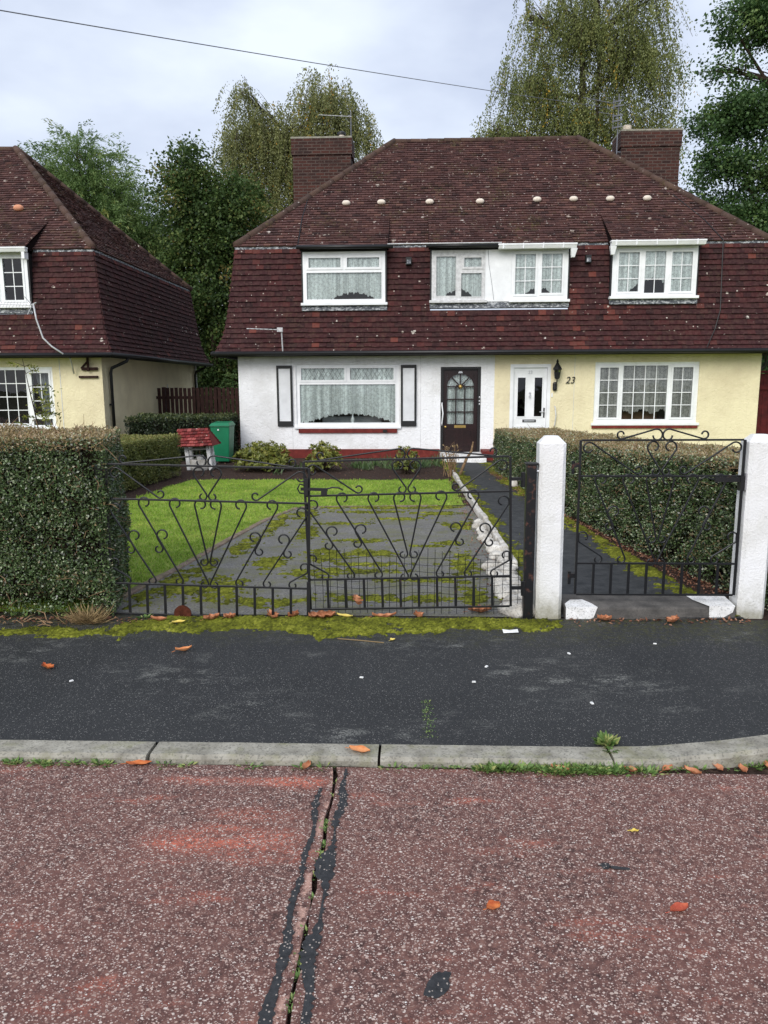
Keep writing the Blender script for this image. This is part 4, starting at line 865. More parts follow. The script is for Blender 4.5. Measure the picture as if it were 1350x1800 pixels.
v = MB(); y = 18.15; z = UE_Z+(y-yf)*sl; v.tube([(-9.55+.03*i, y-.05, z+.045) for i in range(9)], [.02, .055, .07, .075, .076, .075, .07, .055, .02], 10); v.build('roof_vent', VENT2, LH, smooth=True)
g = MB(); xw = LX1+.05
g.tube([(xw+.40, YW+.45, 2.31), (xw+.38, YW+.42, 2.22), (xw+.05, YW+.32, 2.06), (xw+.02, YW+.32, 1.95), (xw+.02, YW+.32, .0)], .036, 10); g.box(xw-.04, xw+.03, YW+.27, YW+.37, 1.2, 1.24); g.build('downpipe', BLACKP, LH, smooth=True); g = MB()
g.tube([(xw+.40, YB-.3, 2.31), (xw+.38, YB-.3, 2.24), (xw+.05, YB-.2, 2.1), (xw+.02, YB-.2, 2.0), (xw+.02, YB-.2, .0)], .036, 10); g.build('downpipe', BLACKP, LH, smooth=True)
g = MB(); g.tube([(xw+.0, YB-.08, 2.3), (xw, YB-.08, 0)], .04, 8); g.build('soil_pipe', PVCOLD, LH); g = MB(); g.tube([(xw-.03, YW+4.4, 1.7), (xw-.03, YW+4.4, .0)], .012, 6); o = g.build('soil_pipe', PVCOLD, LH)
s = MB(); s.box(-7.62, -7.26, YW-.06, YW-.001, 2.0, 2.07); s.box(-7.70, -7.26, YW-.05, YW-.001, 1.83, 1.88); s.box(-7.48, -7.43, YW-.09, YW-.061, 1.98, 2.3); s.bar((-7.46, YW-.08, 2.2), (-7.64, YW-.02, 2.05), .03); s.build('wall_bracket', FENCEM, LH)
j = MB(); j.box(-8.16, -8.145, YW-.006, YW-.001, .2, 2.3); j.build('wall_conduit', PVCOLD, LH)

# ------------------------------------------------------------ aerials and overhead cable
def yagi(mb, a, b, n, ln, r=.006, upd=(0, 0, 1)):
    a, b = V3(a), V3(b); mb.tube([a, b], r*1.3, 6); u = V3(upd)
    for i in range(n):
        p = a+(b-a)*((i+.5)/n); l_ = ln*(.7+.3*i/n); mb.tube([p-u*l_/2, p+u*l_/2], r*.8, 5)
A1 = thing('tv_aerial', (-7.9, YW-.35, 2.0), 'long many element television aerial on a cranked mast at the left house', 'aerial')
m_ = MB(); m_.tube([(-7.79, YW-.08, 1.93), (-7.77, YW-.25, 2.26), (-7.82, YW-.50, 2.36), (-8.05, YW-.52, 2.52), (-8.22, YW-.53, 2.70), (-8.33, YW-.54, 3.1), (-8.37, YW-.54, 3.43)], .019, 8); m_.build('mast', ALU, A1, smooth=True)
m_ = MB(); yagi(m_, (-9.45, YW-.62, 3.42), (-8.42, YW-.54, 3.40), 15, .17, .007, (.35, .2, .9)); m_.tube([(-8.55, YW-.54, 3.58), (-8.42, YW-.5, 3.40)], .010, 5); m_.tube([(-8.42, YW-.5, 3.40), (-8.52, YW-.54, 3.20)], .010, 5); m_.tube([(-8.44, YW-.5, 3.40), (-8.30, YW-.55, 3.45)], .014, 6); m_.build('antenna_array', ALU, A1)
A2 = thing('tv_aerial', (-2.93, YW-.42, 2.4), 'small bar aerial on a short mast in front of the hung tiles', 'aerial')
m_ = MB(); m_.tube([(-2.92, YW-.46, 2.38), (-2.93, YW-.5, 2.84)], .016, 8); m_.build('mast', ALU, A2)
m_ = MB(); m_.tube([(-3.68, YW-.55, 2.86), (-2.9, YW-.5, 2.83)], .012, 6); m_.box(-3.02, -2.90, YW-.54, YW-.47, 2.79, 2.88)
for i in range(7): x = -3.6+.1*i; m_.tube([(x, YW-.65, 2.855-.004*i), (x, YW-.42, 2.855-.004*i)], .006, 5)
m_.build('antenna_array', ALU, A2)
A3 = thing('tv_aerial', (-1.75, 20.3, 7.9), 'thin aerial rod above the left chimney', 'aerial')
m_ = MB(); m_.tube([(-1.74, 20.9, 7.6), (-1.74, 20.9, 8.75)], .014, 6); m_.build('mast', CABLEM, A3); m_ = MB(); yagi(m_, (-2.6, 21.0, 8.72), (-1.72, 20.88, 8.62), 9, .16, .007, (.1, .95, .2)); m_.build('antenna_array', ALU, A3)
A4 = thing('tv_aerial', (5.0, 20.3, 7.0), 'tangle of aerials on the mast beside the right chimney', 'aerial')
m_ = MB(); m_.tube([(5.02, 20.08, 7.2), (5.02, 20.08, 8.75)], .014, 8); m_.tube([(5.02, 20.08, 7.4), (5.12, 20.12, 7.4)], .015, 6); m_.build('mast', CABLEM, A4)
m_ = MB(); yagi(m_, (4.1, 19.9, 8.62), (5.1, 20.1, 8.50), 10, .14, .007, (.1, .9, .3))
for z_ in (8.55, 8.44, 8.22, 8.10, 7.95):
    m_.bar((4.86, 20.04, z_), (5.12, 20.04, z_+.04), .012, .03); m_.tube([(4.88, 20.0, z_-.06), (4.88, 20.0, z_+.06)], .012, 5)
yagi(m_, (4.5, 19.95, 8.30), (5.02, 20.08, 8.24), 6, .12, .006, (.1, .9, .3)); m_.build('antenna_array', CABLEM, A4)
c_ = MB(); pts = []; pa, pb = V3((-6.4, 4.98, 4.62)), V3((5.02, 20.08, 8.40))
for i in range(31):
    t = i/30; p = pa+(pb-pa)*t; p.z -= .06*4*t*(1-t); pts.append(p)
tag(c_.tube(pts, .0056, 6).build('overhead_cable', CABLEM, loc=tuple(pa)), 'thin grey cable crossing the sky to the right chimney', 'cable')
#PART2
# ------------------------------------------------------------ wrought iron gates
def scroll(P, d, s, r, turn=5.0, n=16, shrink=.42):
    """continue a bar from P (2D) along unit d, curling to side s (+1 left, -1 right)"""
    px, pz = P; nx, nz_ = -d[1]*s, d[0]*s; cx, cz = px+nx*r, pz+nz_*r; a0 = math.atan2(pz-cz, px-cx); out = []
    for i in range(1, n+1):
        t = i/n; rr = r*(1-shrink*t); a = a0+s*turn*t
        kx, kz = cx+nx*(-(r-rr))*0, cz
        out.append((cx+rr*math.cos(a), cz+rr*math.sin(a)))
    return out
def bar2(P0, P1, s0, r0, s1, r1):
    dx, dz = P1[0]-P0[0], P1[1]-P0[1]; l = math.hypot(dx, dz); d = (dx/l, dz/l); pts = []
    if s0: pts += scroll(P0, (-d[0], -d[1]), s0, r0)[::-1]
    pts += [P0, P1]
    if s1: pts += scroll(P1, d, s1, r1)
    return pts
def make_gate(label, loc, W, Hh, tilt, nbar, side_bars, group, m, latch=None, disc=False, rust_bars=()):
    G = thing('iron_gate', loc, label, 'gate', group); G.rotation_euler.y = tilt
    O = V3(loc); f = MB(); y = 0
    def at(u, v, yy=0): return (O.x+u, O.y+yy, O.z+v)
    z1, z2 = .207*Hh, .773*Hh; t = .007
    def bx(u0, u1, v0, v1, d=t): f.box(O.x+u0, O.x+u1, O.y-d, O.y+d, O.z+v0, O.z+v1)
    bx(-.008, .008, 0, Hh, .008); bx(W-.008, W+.008, 0, Hh, .008)
    for v in (.0, z1, z2, Hh): bx(.008, W-.008, v-.0065, v+.0065)
    f.build('frame', m, G, bevel=.0015)
    for i in range(1, nbar+1):
        u = W*i/(nbar+1); k = MB(); k.box(O.x+u-.0085, O.x+u+.0085, O.y-.005, O.y+.005, O.z+.007, O.z+z1-.007); o = k.build('bar', RUST_IRON if i in rust_bars else m, G)
        if i in rust_bars: o['label'] = 'rusted bar'
    sc_ = Hh/1.07; cx = W/2; hw = W/2-.008; ps_ = []
    def Z(v): return v*sc_
    if side_bars == 2:
        for (a, b_) in (((-.266, .784), (-.009, .245)), ((-.482, .784), (-.19, .262)), ((-.686, .735), (-.385, .262))): ps_.append(bar2(a, b_, -1, .044, -1, .030))
        for c in ((-.545, .515), (-.345, .525)):
            e = (.28*.06, .54*.06); ps_.append(bar2((c[0]-e[0], c[1]+e[1]), (c[0]+e[0], c[1]-e[1]), -1, .044, -1, .031))
        ps_.append(bar2((-.690, .335), (-.575, .268), -1, .04, -1, .03)); ex = .58; dg = ((-.62, 1.04), (-.35, .845))
    else:
        for (a, b_) in (((-.25, .784), (-.009, .245)), ((-.44, .784), (-.215, .262))): ps_.append(bar2(a, b_, -1, .044, -1, .030))
        c = (-.325, .53); e = (.28*.06, .54*.06); ps_.append(bar2((c[0]-e[0], c[1]+e[1]), (c[0]+e[0], c[1]-e[1]), -1, .044, -1, .031))
        ps_.append(bar2((-.532, .37), (-.385, .275), -1, .044, -1, .031)); ex = .27; dg = ((-.47, 1.05), (-.17, .845))
    ps_.append(bar2((-.093, .79), (-.008, .40), -1, .044, -1, .030))
    ps_.append(bar2((-.092, 1.0), (-.010, .875), -1, .044, -1, .030))
    ps_.append(bar2(dg[0], dg[1], 1, .042, 1, .030))
    ps_.append(bar2((-.05, 1.142), (-ex, 1.078), -1, .043, -1, .030))
    w_ = MB()
    for k, p in enumerate(ps_):
        for sg in (1, -1):
            pts = [at(min(max(cx+sg*u, .01), W-.01), Z(v), .0015*sg+.0004*k) for u, v in p]
            w_.tube(pts, .0062, 6)
    w_.build('scrollwork', m, G, smooth=True)
    if disc:
        k = MB(); u = W*4/(nbar+1); k.tube([at(u, .015, -.012), at(u, .015, -.022)], .062, 20); o = k.build('wheel', RUST, G); o['label'] = 'rusty round disc at the foot of a bar'
    if latch: latch(G, at)
    return G
def hinge_left(G, at):
    pass
def latch_left(G, at):
    k = MB(); W = 1.405
    k.box(*[at(W-.012)[0] if 0 else G.location.x+W-.014, G.location.x+W+.010, G.location.y-.014, G.location.y+.012, G.location.z-.02, G.location.z+.27]); k.build('drop_bolt', BLACKP, G)
    k = MB(); x, y, z = G.location; k.box(x+W-.055, x+W+.13, y-.022, y-.009, z+.915, z+.935); k.box(x+W+.085, x+W+.125, y-.024, y-.008, z+.885, z+.935); k.box(x+W-.03, x+W-.005, y-.026, y-.008, z+.88, z+1.0)
    k.tube([(x+W+.12, y-.016, z+.928), (x+W+.16, y-.02, z+.942), (x+W+.205, y-.02, z+.94), (x+W+.235, y-.02, z+.925)], .006, 6)
    k.tube([(x+W-.02, y-.02, z+.95), (x+W-.06, y-.03, z+.96), (x+W-.075, y-.03, z+.93), (x+W-.06, y-.03, z+.90), (x+W-.02, y-.02, z+.895)], .006, 6); k.build('latch', BLACKP, G)
def hinge_right(G, at):
    x, y, z = G.location; W = 1.40
    for v in (.12, .88):
        k = MB(); k.box(x+W+.008, x+W+.10, y-.01, y+.01, z+v, z+v+.022); k.lathe((x+W+.085, y, z+v-.045), [(.016, 0), (.016, .1)], 8); k.build('hinge', IRON, G)
def ped_fit(G, at):
    x, y, z = G.location; W = 1.09
    for v in (.12, .90):
        k = MB(); k.box(x-.045, x-.008, y-.01, y+.01, z+v, z+v+.03); k.lathe((x-.045, y, z+v-.045), [(.011, 0), (.011, .09)], 8); k.build('hinge', RUST_IRON, G)
    k = MB(); k.box(x+W-.18, x+W+.02, y-.024, y-.009, z+.80, z+.832); k.tube([(x+W-.18, y-.016, z+.816), (x+W-.21, y-.02, z+.822), (x+W-.25, y-.02, z+.835), (x+W-.28, y-.02, z+.82)], .006, 6); k.box(x+W-.012, x+W+.012, y-.03, y+.02, z+.74, z+.84); k.build('latch', BLACKP, G)
    k = MB(); k.box(x+W+.018, x+W+.03, y-.03, y+.0, z+.745, z+.86); k.build('latch_keeper', CHROME, G)
GT = 'wrought iron front gates'
make_gate('sagging iron drive gate with a rusty disc, next to the tall front hedge', (-2.155, 4.985, .022), 1.405, 1.065, R(1.3), 10, 2, GT, IRON, latch_left, True)
make_gate('iron drive gate with wire mesh behind it and rusted lower bars', (-.738, 5.0, .055), 1.40, 1.045, R(-1.5), 10, 2, GT, IRON, hinge_right, False, (5, 7, 8))
make_gate('narrow iron garden gate between the two white posts', (1.125, 5.11, .15), 1.10, 1.085, R(-.1), 8, 1, GT, IRON, ped_fit)
# wire mesh
b = MB(); yy = 5.075; n_ = 28
for i in range(n_+1):
    x = -.715+i*(1.485/n_); tp = .44+.03*math.sin(i*.5)+.012*random.uniform(-1, 1); lean = .05
    b.tube([(x+random.uniform(-.003, .003), yy+.02, .0), (x+.004*math.sin(i), yy+.0, .2), (x+random.uniform(-.006, .006), yy-lean, tp+.02)], .0019, 4)
for j in range(8):
    z = .03+j*.055; b.tube([(-.72+k*.1, yy+.02-.1*z+.002, z+.012*math.sin(k*.9+j*.5)+.02*(k/15)) for k in range(16)], .0016, 4)
tag(b.build('wire_mesh', IRON, loc=(0, yy, 0)), 'low panel of black wire mesh standing behind the right drive gate', 'wire mesh')
# posts
def white_post(label, x, y, w_, h, lean=0):
    b = MB(); c = .022; n_ = 14
    def ring(s, z): return [(x+lean*z-s+c, y, z), (x+lean*z+s-c, y, z), (x+lean*z+s, y+c, z), (x+lean*z+s, y+2*s-c, z), (x+lean*z+s-c, y+2*s, z), (x+lean*z-s+c, y+2*s, z), (x+lean*z-s, y+2*s-c, z), (x+lean*z-s, y+c, z)]
    rings = [ring(w_/2, -.03+(h-.05+.03)*i/n_) for i in range(n_+1)]; top = ring(w_/2-.045, h); top = [(p[0], p[1]+.045, p[2]) for p in top]; rings.append(top)
    V = [q for r_ in rings for q in r_]
    V = [(q[0]+.0035*mnoise.noise(Vector((q[0]*40, q[1]*40, q[2]*17))), q[1]+.0035*mnoise.noise(Vector((q[0]*40+9, q[1]*40, q[2]*17))), q[2]) for q in V]
    F = []
    for i in range(len(rings)-1):
        for j in range(8): F.append((i*8+j, i*8+(j+1) % 8, (i+1)*8+(j+1) % 8, (i+1)*8+j))
    F.append(tuple((len(rings)-1)*8+j for j in range(8)))
    b.add(V, F); return tag(b.build('gate_post', POSTM, loc=(x, y, 0)), label, 'gate post', 'white concrete gate posts')
POSTM = stucco('white painted render', (.86, .86, .87, 1), (.58, .57, .50, 1), 5., .9, .006)
white_post('white painted post with a chamfered top, beside the black steel post', .925, 5.0, .178, 1.268, -.004)
white_post('white painted post at the right edge holding the garden gate latch', 2.335, 5.06, .185, 1.272, .0)
bp = thing('gate_post', (.782, 5.0, 0), 'black steel post with rust patches between drive gate and white post', 'gate post')
b = MB(); b.box(.748, .816, 5.0, 5.07, -.03, 1.075); b.build('post_shaft', RUST_IRON, bp, bevel=.006); b = MB(); b.box(.738, .826, 4.994, 5.082, 1.075, 1.09); b.build('post_cap', BLACKP, bp, bevel=.003); b = MB(); b.tube([(.82, 5.04, 1.03), (.846, 5.04, 1.03)], .014, 8); b.build('fixing_bolt', CHROME, bp)
b = MB(); b.box(-2.225, -2.172, 5.0, 5.05, -.03, 1.08); tag(b.build('gate_post', BLACKP, loc=(-2.2, 5.02, 0), bevel=.004), 'thin black post sunk into the tall front hedge', 'gate post')
st = thing('threshold_step', (1.64, 5.1, 0), 'low concrete threshold with white painted ends under the garden gate', 'step')
b = MB(); b.hexa([(1.04, 5.0, -.03), (2.23, 5.05, -.03), (2.23, 5.3, -.03), (1.04, 5.3, -.03)], [(1.04, 5.012, .078), (2.23, 5.062, .078), (2.23, 5.3, .10), (1.04, 5.3, .10)]); b.build('tread', STEPG, st, bevel=.014)
for pts in ([(1.045, 5.02), (1.265, 5.03), (1.24, 5.09), (1.19, 5.17), (1.10, 5.16), (1.05, 5.08)], [(2.04, 5.062), (2.22, 5.072), (2.225, 5.28), (1.95, 5.27), (1.97, 5.18)]):
    b = MB(); zf = lambda y: .0815+.022*max(0, y-5.02)/.28+.002; top = [(x, y-.012*(i < 2), zf(y)) for i, (x, y) in enumerate(pts)]; b.quad(*top)
    a, c = top[0], top[1]; b.quad((a[0], a[1]-.008, -.0), (c[0]-.03, c[1]-.006, -.0), c, a)
    o = b.build('paint_patch', WPAINT, st); o['label'] = 'white painted end'

# ------------------------------------------------------------ hedges
def hedge(label, st, m, dside, dtop, lf, faces, group=None, base_gap=.1, top_t=(.82, .12), side_t=(.31, .17), twigs=0, cat='hedge', rough=.035):
    """st: stations (Lx,Ly, Rx,Ry, height) from near to far"""
    H_ = thing('clipped_hedge', (st[0][0]*.5+st[0][2]*.5, st[0][1], 0), label, cat, group)
    core = MB(); ins = .07
    for i in range(len(st)-1):
        q = []
        for s_, e in ((st[i], ins if i == 0 else 0), (st[i+1], -ins if i == len(st)-2 else 0)):
            Lp, Rp = V3((s_[0], s_[1]+e, 0)), V3((s_[2], s_[3]+e, 0)); u = (Rp-Lp).normalized(); q.append((Lp+u*ins, Rp-u*ins, s_[4]-ins))
        (l0, r0, h0), (l1, r1, h1) = q; Zv = lambda p, z: (p.x, p.y, z)
        core.hexa([Zv(l0, .12), Zv(r0, .12), Zv(r1, .12), Zv(l1, .12)], [Zv(l0, h0), Zv(r0, h0), Zv(r1, h1), Zv(l1, h1)])
    co = core.build('stems', TWIG, H_)
    tw = MB()
    C, D, N_, T = [], [], [], []
    def face(p00, p10, h0, h1, outw, dens, kind, q00=None, q10=None):
        p00, p10 = np.array(p00, float), np.array(p10, float); out_ = np.array(outw, float)
        if kind == 'side':
            A = np.linalg.norm(p10-p00)*(h0+h1)/2; n = int(A*dens); s = rng.random(n); t = rng.random(n)
            t = np.where((t < base_gap) & (rng.random(n) < .6), rng.random(n), t)
            h = h0+(h1-h0)*s; P = p00[None]*(1-s[:, None])+p10[None]*s[:, None]; P = np.column_stack([P[:, 0], P[:, 1], .02+t*(h-.02)])
        else:
            q00, q10 = np.array(q00, float), np.array(q10, float); A = (np.linalg.norm(p10-p00)+np.linalg.norm(q10-q00))/2*(np.linalg.norm(q00-p00)+np.linalg.norm(q10-p10))/2
            n = int(A*dens); s = rng.random(n)[:, None]; t = rng.random(n)[:, None]; P = (p00*(1-s)+p10*s)*(1-t)+(q00*(1-s)+q10*s)*t; P = np.column_stack([P[:, 0], P[:, 1], (h0*(1-t)+h1*t)[:, 0]])
        bul = fbm(P[:, 0]+P[:, 2]*.7, P[:, 1]+P[:, 2], 2.6, 3)*rough*1.3; dep = np.abs(rng.normal(0, .032, n)); P = P+out_[None]*(bul-dep+.01)[:, None]
        d = rand_dirs(n)+out_*.7+np.array([0, 0, .35]); nn = rand_dirs(n)*.9+out_*1.0+np.array([0, 0, .3])
        cl = fbm(P[:, 0]*1.0+P[:, 2], P[:, 1]+P[:, 2]*.8, 4, 7)
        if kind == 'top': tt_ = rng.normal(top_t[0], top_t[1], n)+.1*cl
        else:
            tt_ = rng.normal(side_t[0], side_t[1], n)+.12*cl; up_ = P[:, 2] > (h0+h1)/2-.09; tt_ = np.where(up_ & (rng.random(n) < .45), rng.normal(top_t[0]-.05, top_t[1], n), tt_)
        keep = rng.random(n) < np.clip(.85+.75*cl, .12, 1)
        C.append(P[keep]); D.append(d[keep]); N_.append(nn[keep]); T.append(np.clip(tt_, 0, 1)[keep])
        for _ in range(int(twigs*A)):
            i = random.randrange(n); p = V3(P[i])-V3(out_)*.01; e = V3(rng.normal(size=3)); e = (e+V3(out_)*.2+V3((0, 0, .5))).normalized()
            tw.ct = random.random(); mid = p+e*.04+V3(rng.normal(size=3))*.01; tw.tube([p-e*.03, mid, p+e*random.uniform(.04, .13)+V3(rng.normal(size=3))*.02], [.0028, .0024, .0012], 4)
    for i in range(len(st)-1):
        a, b_ = st[i], st[i+1]
        if 'L' in faces: v = V3((b_[0]-a[0], b_[1]-a[1], 0)).normalized(); face((a[0], a[1]), (b_[0], b_[1]), a[4], b_[4], (-v.y, v.x, 0), dside, 'side')
        if 'R' in faces: v = V3((b_[2]-a[2], b_[3]-a[3], 0)).normalized(); face((a[2], a[3]), (b_[2], b_[3]), a[4], b_[4], (v.y, -v.x, 0), dside, 'side')
        if 'T' in faces: face((a[0], a[1]), (a[2], a[3]), a[4], b_[4], (0, 0, 1), dtop, 'top', (b_[0], b_[1]), (b_[2], b_[3]))
    if 'F' in faces: a = st[0]; face((a[0], a[1]), (a[2], a[3]), a[4], a[4], (0, -1, 0), dside, 'side')
    if 'B' in faces: a = st[-1]; face((a[0], a[1]), (a[2], a[3]), a[4], a[4], (0, 1, 0), dside*.5, 'side')
    C, D, N_, T = map(np.concatenate, (C, D, N_, T)); n = len(C); ln = rng.uniform(.6, 1.4, n)*lf
    leaves('foliage', m, C, D, N_, ln, ln*.62, T, H_)
    if tw.v: stuff(tw.build('twigs', DTWIG, H_))
    return H_
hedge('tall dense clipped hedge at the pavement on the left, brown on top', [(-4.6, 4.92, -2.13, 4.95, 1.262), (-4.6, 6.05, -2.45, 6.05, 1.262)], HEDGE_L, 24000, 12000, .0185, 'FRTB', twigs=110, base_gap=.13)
hedge('low boundary hedge running back from the lawn to the wishing well', [(-6.0, 6.4, -4.75, 6.4, .80), (-6.3, 10.5, -4.55, 10.5, .78), (-6.4, 13.4, -4.33, 13.4, .74)], HEDGE_Y, 9000, 6000, .026, 'FRTB', base_gap=.1, top_t=(.62, .16), side_t=(.45, .18))
hedge('dark hedge behind the green bin', [(-6.4, 16.1, -4.12, 16.05, .93), (-6.4, 17.2, -4.15, 17.2, .98)], HEDGE_D, 3500, 2500, .045, 'FRT', top_t=(.7, .15))
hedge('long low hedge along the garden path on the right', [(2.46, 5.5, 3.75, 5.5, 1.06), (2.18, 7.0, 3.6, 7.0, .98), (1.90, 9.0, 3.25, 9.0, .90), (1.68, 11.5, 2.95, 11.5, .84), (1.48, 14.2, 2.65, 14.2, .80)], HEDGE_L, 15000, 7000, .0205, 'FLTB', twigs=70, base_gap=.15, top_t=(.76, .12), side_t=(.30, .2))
hedge('sliver of hedge behind the right white post', [(2.52, 5.12, 4.2, 5.1, 1.12), (2.55, 5.46, 4.2, 5.46, 1.12)], HEDGE_L, 14000, 7000, .020, 'FLT')

# ------------------------------------------------------------ garden things
bn = thing('wheelie_bin', (-4.15, 15.75, 0), 'green wheeled bin standing between hedge and white wall', 'bin')
b = MB(); b.hexa([(-4.30, 15.6, .04), (-3.99, 15.6, .04), (-3.99, 15.98, .04), (-4.30, 15.98, .04)], [(-4.355, 15.55, .80), (-3.945, 15.55, .80), (-3.945, 16.02, .80), (-4.355, 16.02, .80)]); b.box(-4.365, -3.935, 15.54, 16.03, .77, .80); b.build('bin_body', GREENP, bn, bevel=.02)
b = MB(); b.hexa([(-4.375, 15.52, .803), (-3.925, 15.52, .803), (-3.925, 16.05, .803), (-4.375, 16.05, .803)], [(-4.33, 15.58, .86), (-3.97, 15.58, .86), (-3.97, 16.0, .88), (-4.33, 16.0, .88)]); b.tube([(-4.3, 16.08, .84), (-4.0, 16.08, .84)], .016, 8); b.build('lid', GREENP, bn, bevel=.012)
for x in (-4.33, -3.96): b = MB(); b.tube([(x-.02, 15.98, .09), (x+.02, 15.98, .09)], .09, 16); b.build('wheel', BLACKP, bn)
b = MB(); b.tube([(-4.18, 15.545, .72), (-4.18, 15.535, .72)], .016, 10); b.build('badge', PVC, bn)
ww = thing('wishing_well', (-4.28, 14.35, 0), 'white garden wishing well with a red slate roof', 'garden ornament')
b = MB(); x0, x1 = -4.60, -3.98
mbt = MB(); bk = MB()
plane_tiles(mbt, bk, (x0-.0, 14.12, .475), (x1+.06, 14.12, .50), (x0-.10, 14.42, .80), (x1-.10, 14.42, .82), .075, .085, lambda u, p: random.random())
plane_tiles(mbt, bk, (x1+.06, 14.74, .50), (x0, 14.74, .475), (x1-.10, 14.44, .82), (x0-.10, 14.44, .80), .075, .085, lambda u, p: random.random())
mbt.quad((x0, 14.13, .47), (x0-.10, 14.43, .79), (x0, 14.73, .47)); mbt.quad((x1+.05, 14.13, .49), (x1-.1, 14.43, .81), (x1+.05, 14.73, .49))
mbt.build('roof', WELLR, ww); o = bk.build('roof_backing', FENCEM, ww)
for x, dx in ((-4.49, .04), (-4.06, .05)):
    b = MB(); b.bar((x+dx*.8, 14.32, .0), (x-dx*.3, 14.32, .52), .075, .07); b.build('post', WPAINT, ww, bevel=.012)
    b = MB(); b.bar((x+dx*.8, 14.56, .0), (x-dx*.3, 14.56, .52), .07, .07); b.build('post', WPAINT, ww, bevel=.012)
b = MB(); b.tube([(-4.5, 14.44, .40), (-4.05, 14.44, .41)], .018, 8); b.build('crossbar', WPAINT, ww); b = MB(); b.tube([(-4.27, 14.44, .40), (-4.27, 14.44, .27)], .006, 5); b.build('rope', DTWIG, ww)
b = MB(); b.lathe((-4.27, 14.44, .0), [(.20, 0), (.22, .05), (.21, .20), (.17, .21), (.17, .12)], 14); b.build('well_wall', WHITEROCK, ww); b = MB(); b.lathe((-4.27, 14.44, .2), [(.06, 0), (.075, .085), (.065, .085)], 10); b.build('bucket', WPAINT, ww)
def shrub(label, cx, cy, rx, ry, h, n, lf, m, group=None, name='shrub', dens=1):
    G = thing(name, (cx, cy, 0), label, 'shrub', group); s = MB()
    nc = max(8, int(n/9)); u = rand_dirs(nc); u[:, 2] = np.abs(u[:, 2])**.8; r = rng.uniform(.62, 1.02, nc)*(1+.12*fbm(u[:, 0], u[:, 1], 2.5, cx))
    cc = np.column_stack([cx+u[:, 0]*rx*r, cy+u[:, 1]*ry*r, .06+(h-.06)*np.clip(u[:, 2]*r, 0, 1)])
    for i in range(0, nc, max(1, nc//30)): s.tube([(cx+rng.normal(0, .04), cy+rng.normal(0, .04), -.02), tuple((cc[i]+np.array([cx, cy, 0]))/2-np.array([0, 0, .03])), tuple(cc[i])], [.010, .007, .003], 5)
    s.build('stem', BARK, G)
    k = 9; C = np.repeat(cc, k, 0)+rng.normal(0, .008, (nc*k, 3)); out_ = np.repeat(unit(u*[1, 1, 1]+[0, 0, .5]), k, 0); a = rand_dirs(nc*k); D = unit(a-out_*(a*out_).sum(1, keepdims=True))+out_*rng.uniform(.1, .9, (nc*k, 1)); Nn = out_+rand_dirs(nc*k)*.3
    t = np.clip(np.repeat(rng.normal(.55, .16, nc)+.25*(u[:, 2]-.5), k)+rng.normal(0, .12, nc*k), 0, 1); ln = rng.uniform(.7, 1.2, nc*k)*lf
    leaves('foliage', m, C, D, Nn, ln, ln*.36, t, G); return G
SG = 'evergreen shrubs under the white wall'
shrub('widest rounded yellow green shrub, near the corner of the white wall', -2.97, 14.25, .60, .5, .56, 5200, .075, SHRUB, SG)
shrub('smaller rounded yellow green shrub under the picture window', -1.78, 14.2, .36, .36, .56, 2600, .07, SHRUB, SG)
shrub('small sparse yellow green shrub between the picture window and brown door', -.19, 13.75, .24, .24, .55, 800, .07, SHRUB, SG)
# strap leaved plants
C, D, T = [], [], []
for cx, cy, k in [(-1.25+.16*i+random.uniform(-.08, .08), 14.8+random.uniform(-.5, .3), 34) for i in range(10)]+[(.1+.14*i, 14.9+random.uniform(-.3, .2), 18) for i in range(4)]+[(-2.3+.2*i, 14.4, 22) for i in range(3)]+[(-2.55, 13.5, 12), (.45, 15.9, 20), (-.6, 15.6, 20)]:
    for _ in range(k): C.append((cx+random.gauss(0, .06), cy+random.gauss(0, .06), 0)); D.append((random.gauss(0, .6), random.gauss(0, .5), 1)); T.append(random.random())
C = np.array(C); n = len(C); stuff(leaves('bed_plants', TUFT, C, np.array(D), rand_dirs(n)*.4+[0, -1, .3], rng.uniform(.12, .26, n), .016, np.array(T)))
ds = thing('dead_shrub', (.62, 13.3, 0), 'bare twiggy dead stems at the end of the white edging', 'plant'); s = MB(); lv = []
for i in range(26):
    a = random.uniform(0, 6.28); l_ = random.uniform(.2, .56); sp = random.uniform(.05, .42); p0 = V3((.62+random.gauss(0, .05), 13.3+random.gauss(0, .05), 0)); p2 = p0+V3((math.cos(a)*sp*l_, math.sin(a)*sp*l_, l_)); pm = (p0+p2)/2+V3((random.gauss(0, .02), random.gauss(0, .02), .02)); s.tube([p0, pm, p2], [.007, .006, .003], 5); lv.append(p2)
    for q in range(2): e = pm.lerp(p2, random.random()); s.tube([e, e+V3((random.gauss(0, .06), random.gauss(0, .06), random.uniform(.04, .12)))], [.004, .002], 4)
s.tube([(.80, 13.5, 0), (.92, 13.45, .32), (1.0, 13.4, .45), (1.03, 13.4, .62)], [.03, .026, .022, .014], 7); s.build('stem', DTWIG, ds)
n = 70; leaves('foliage', DRY, np.array([tuple(lv[i % len(lv)]+V3(rng.normal(0, .03, 3))) for i in range(n)]), rand_dirs(n), rand_dirs(n), .05, .02, rng.random(n), ds)
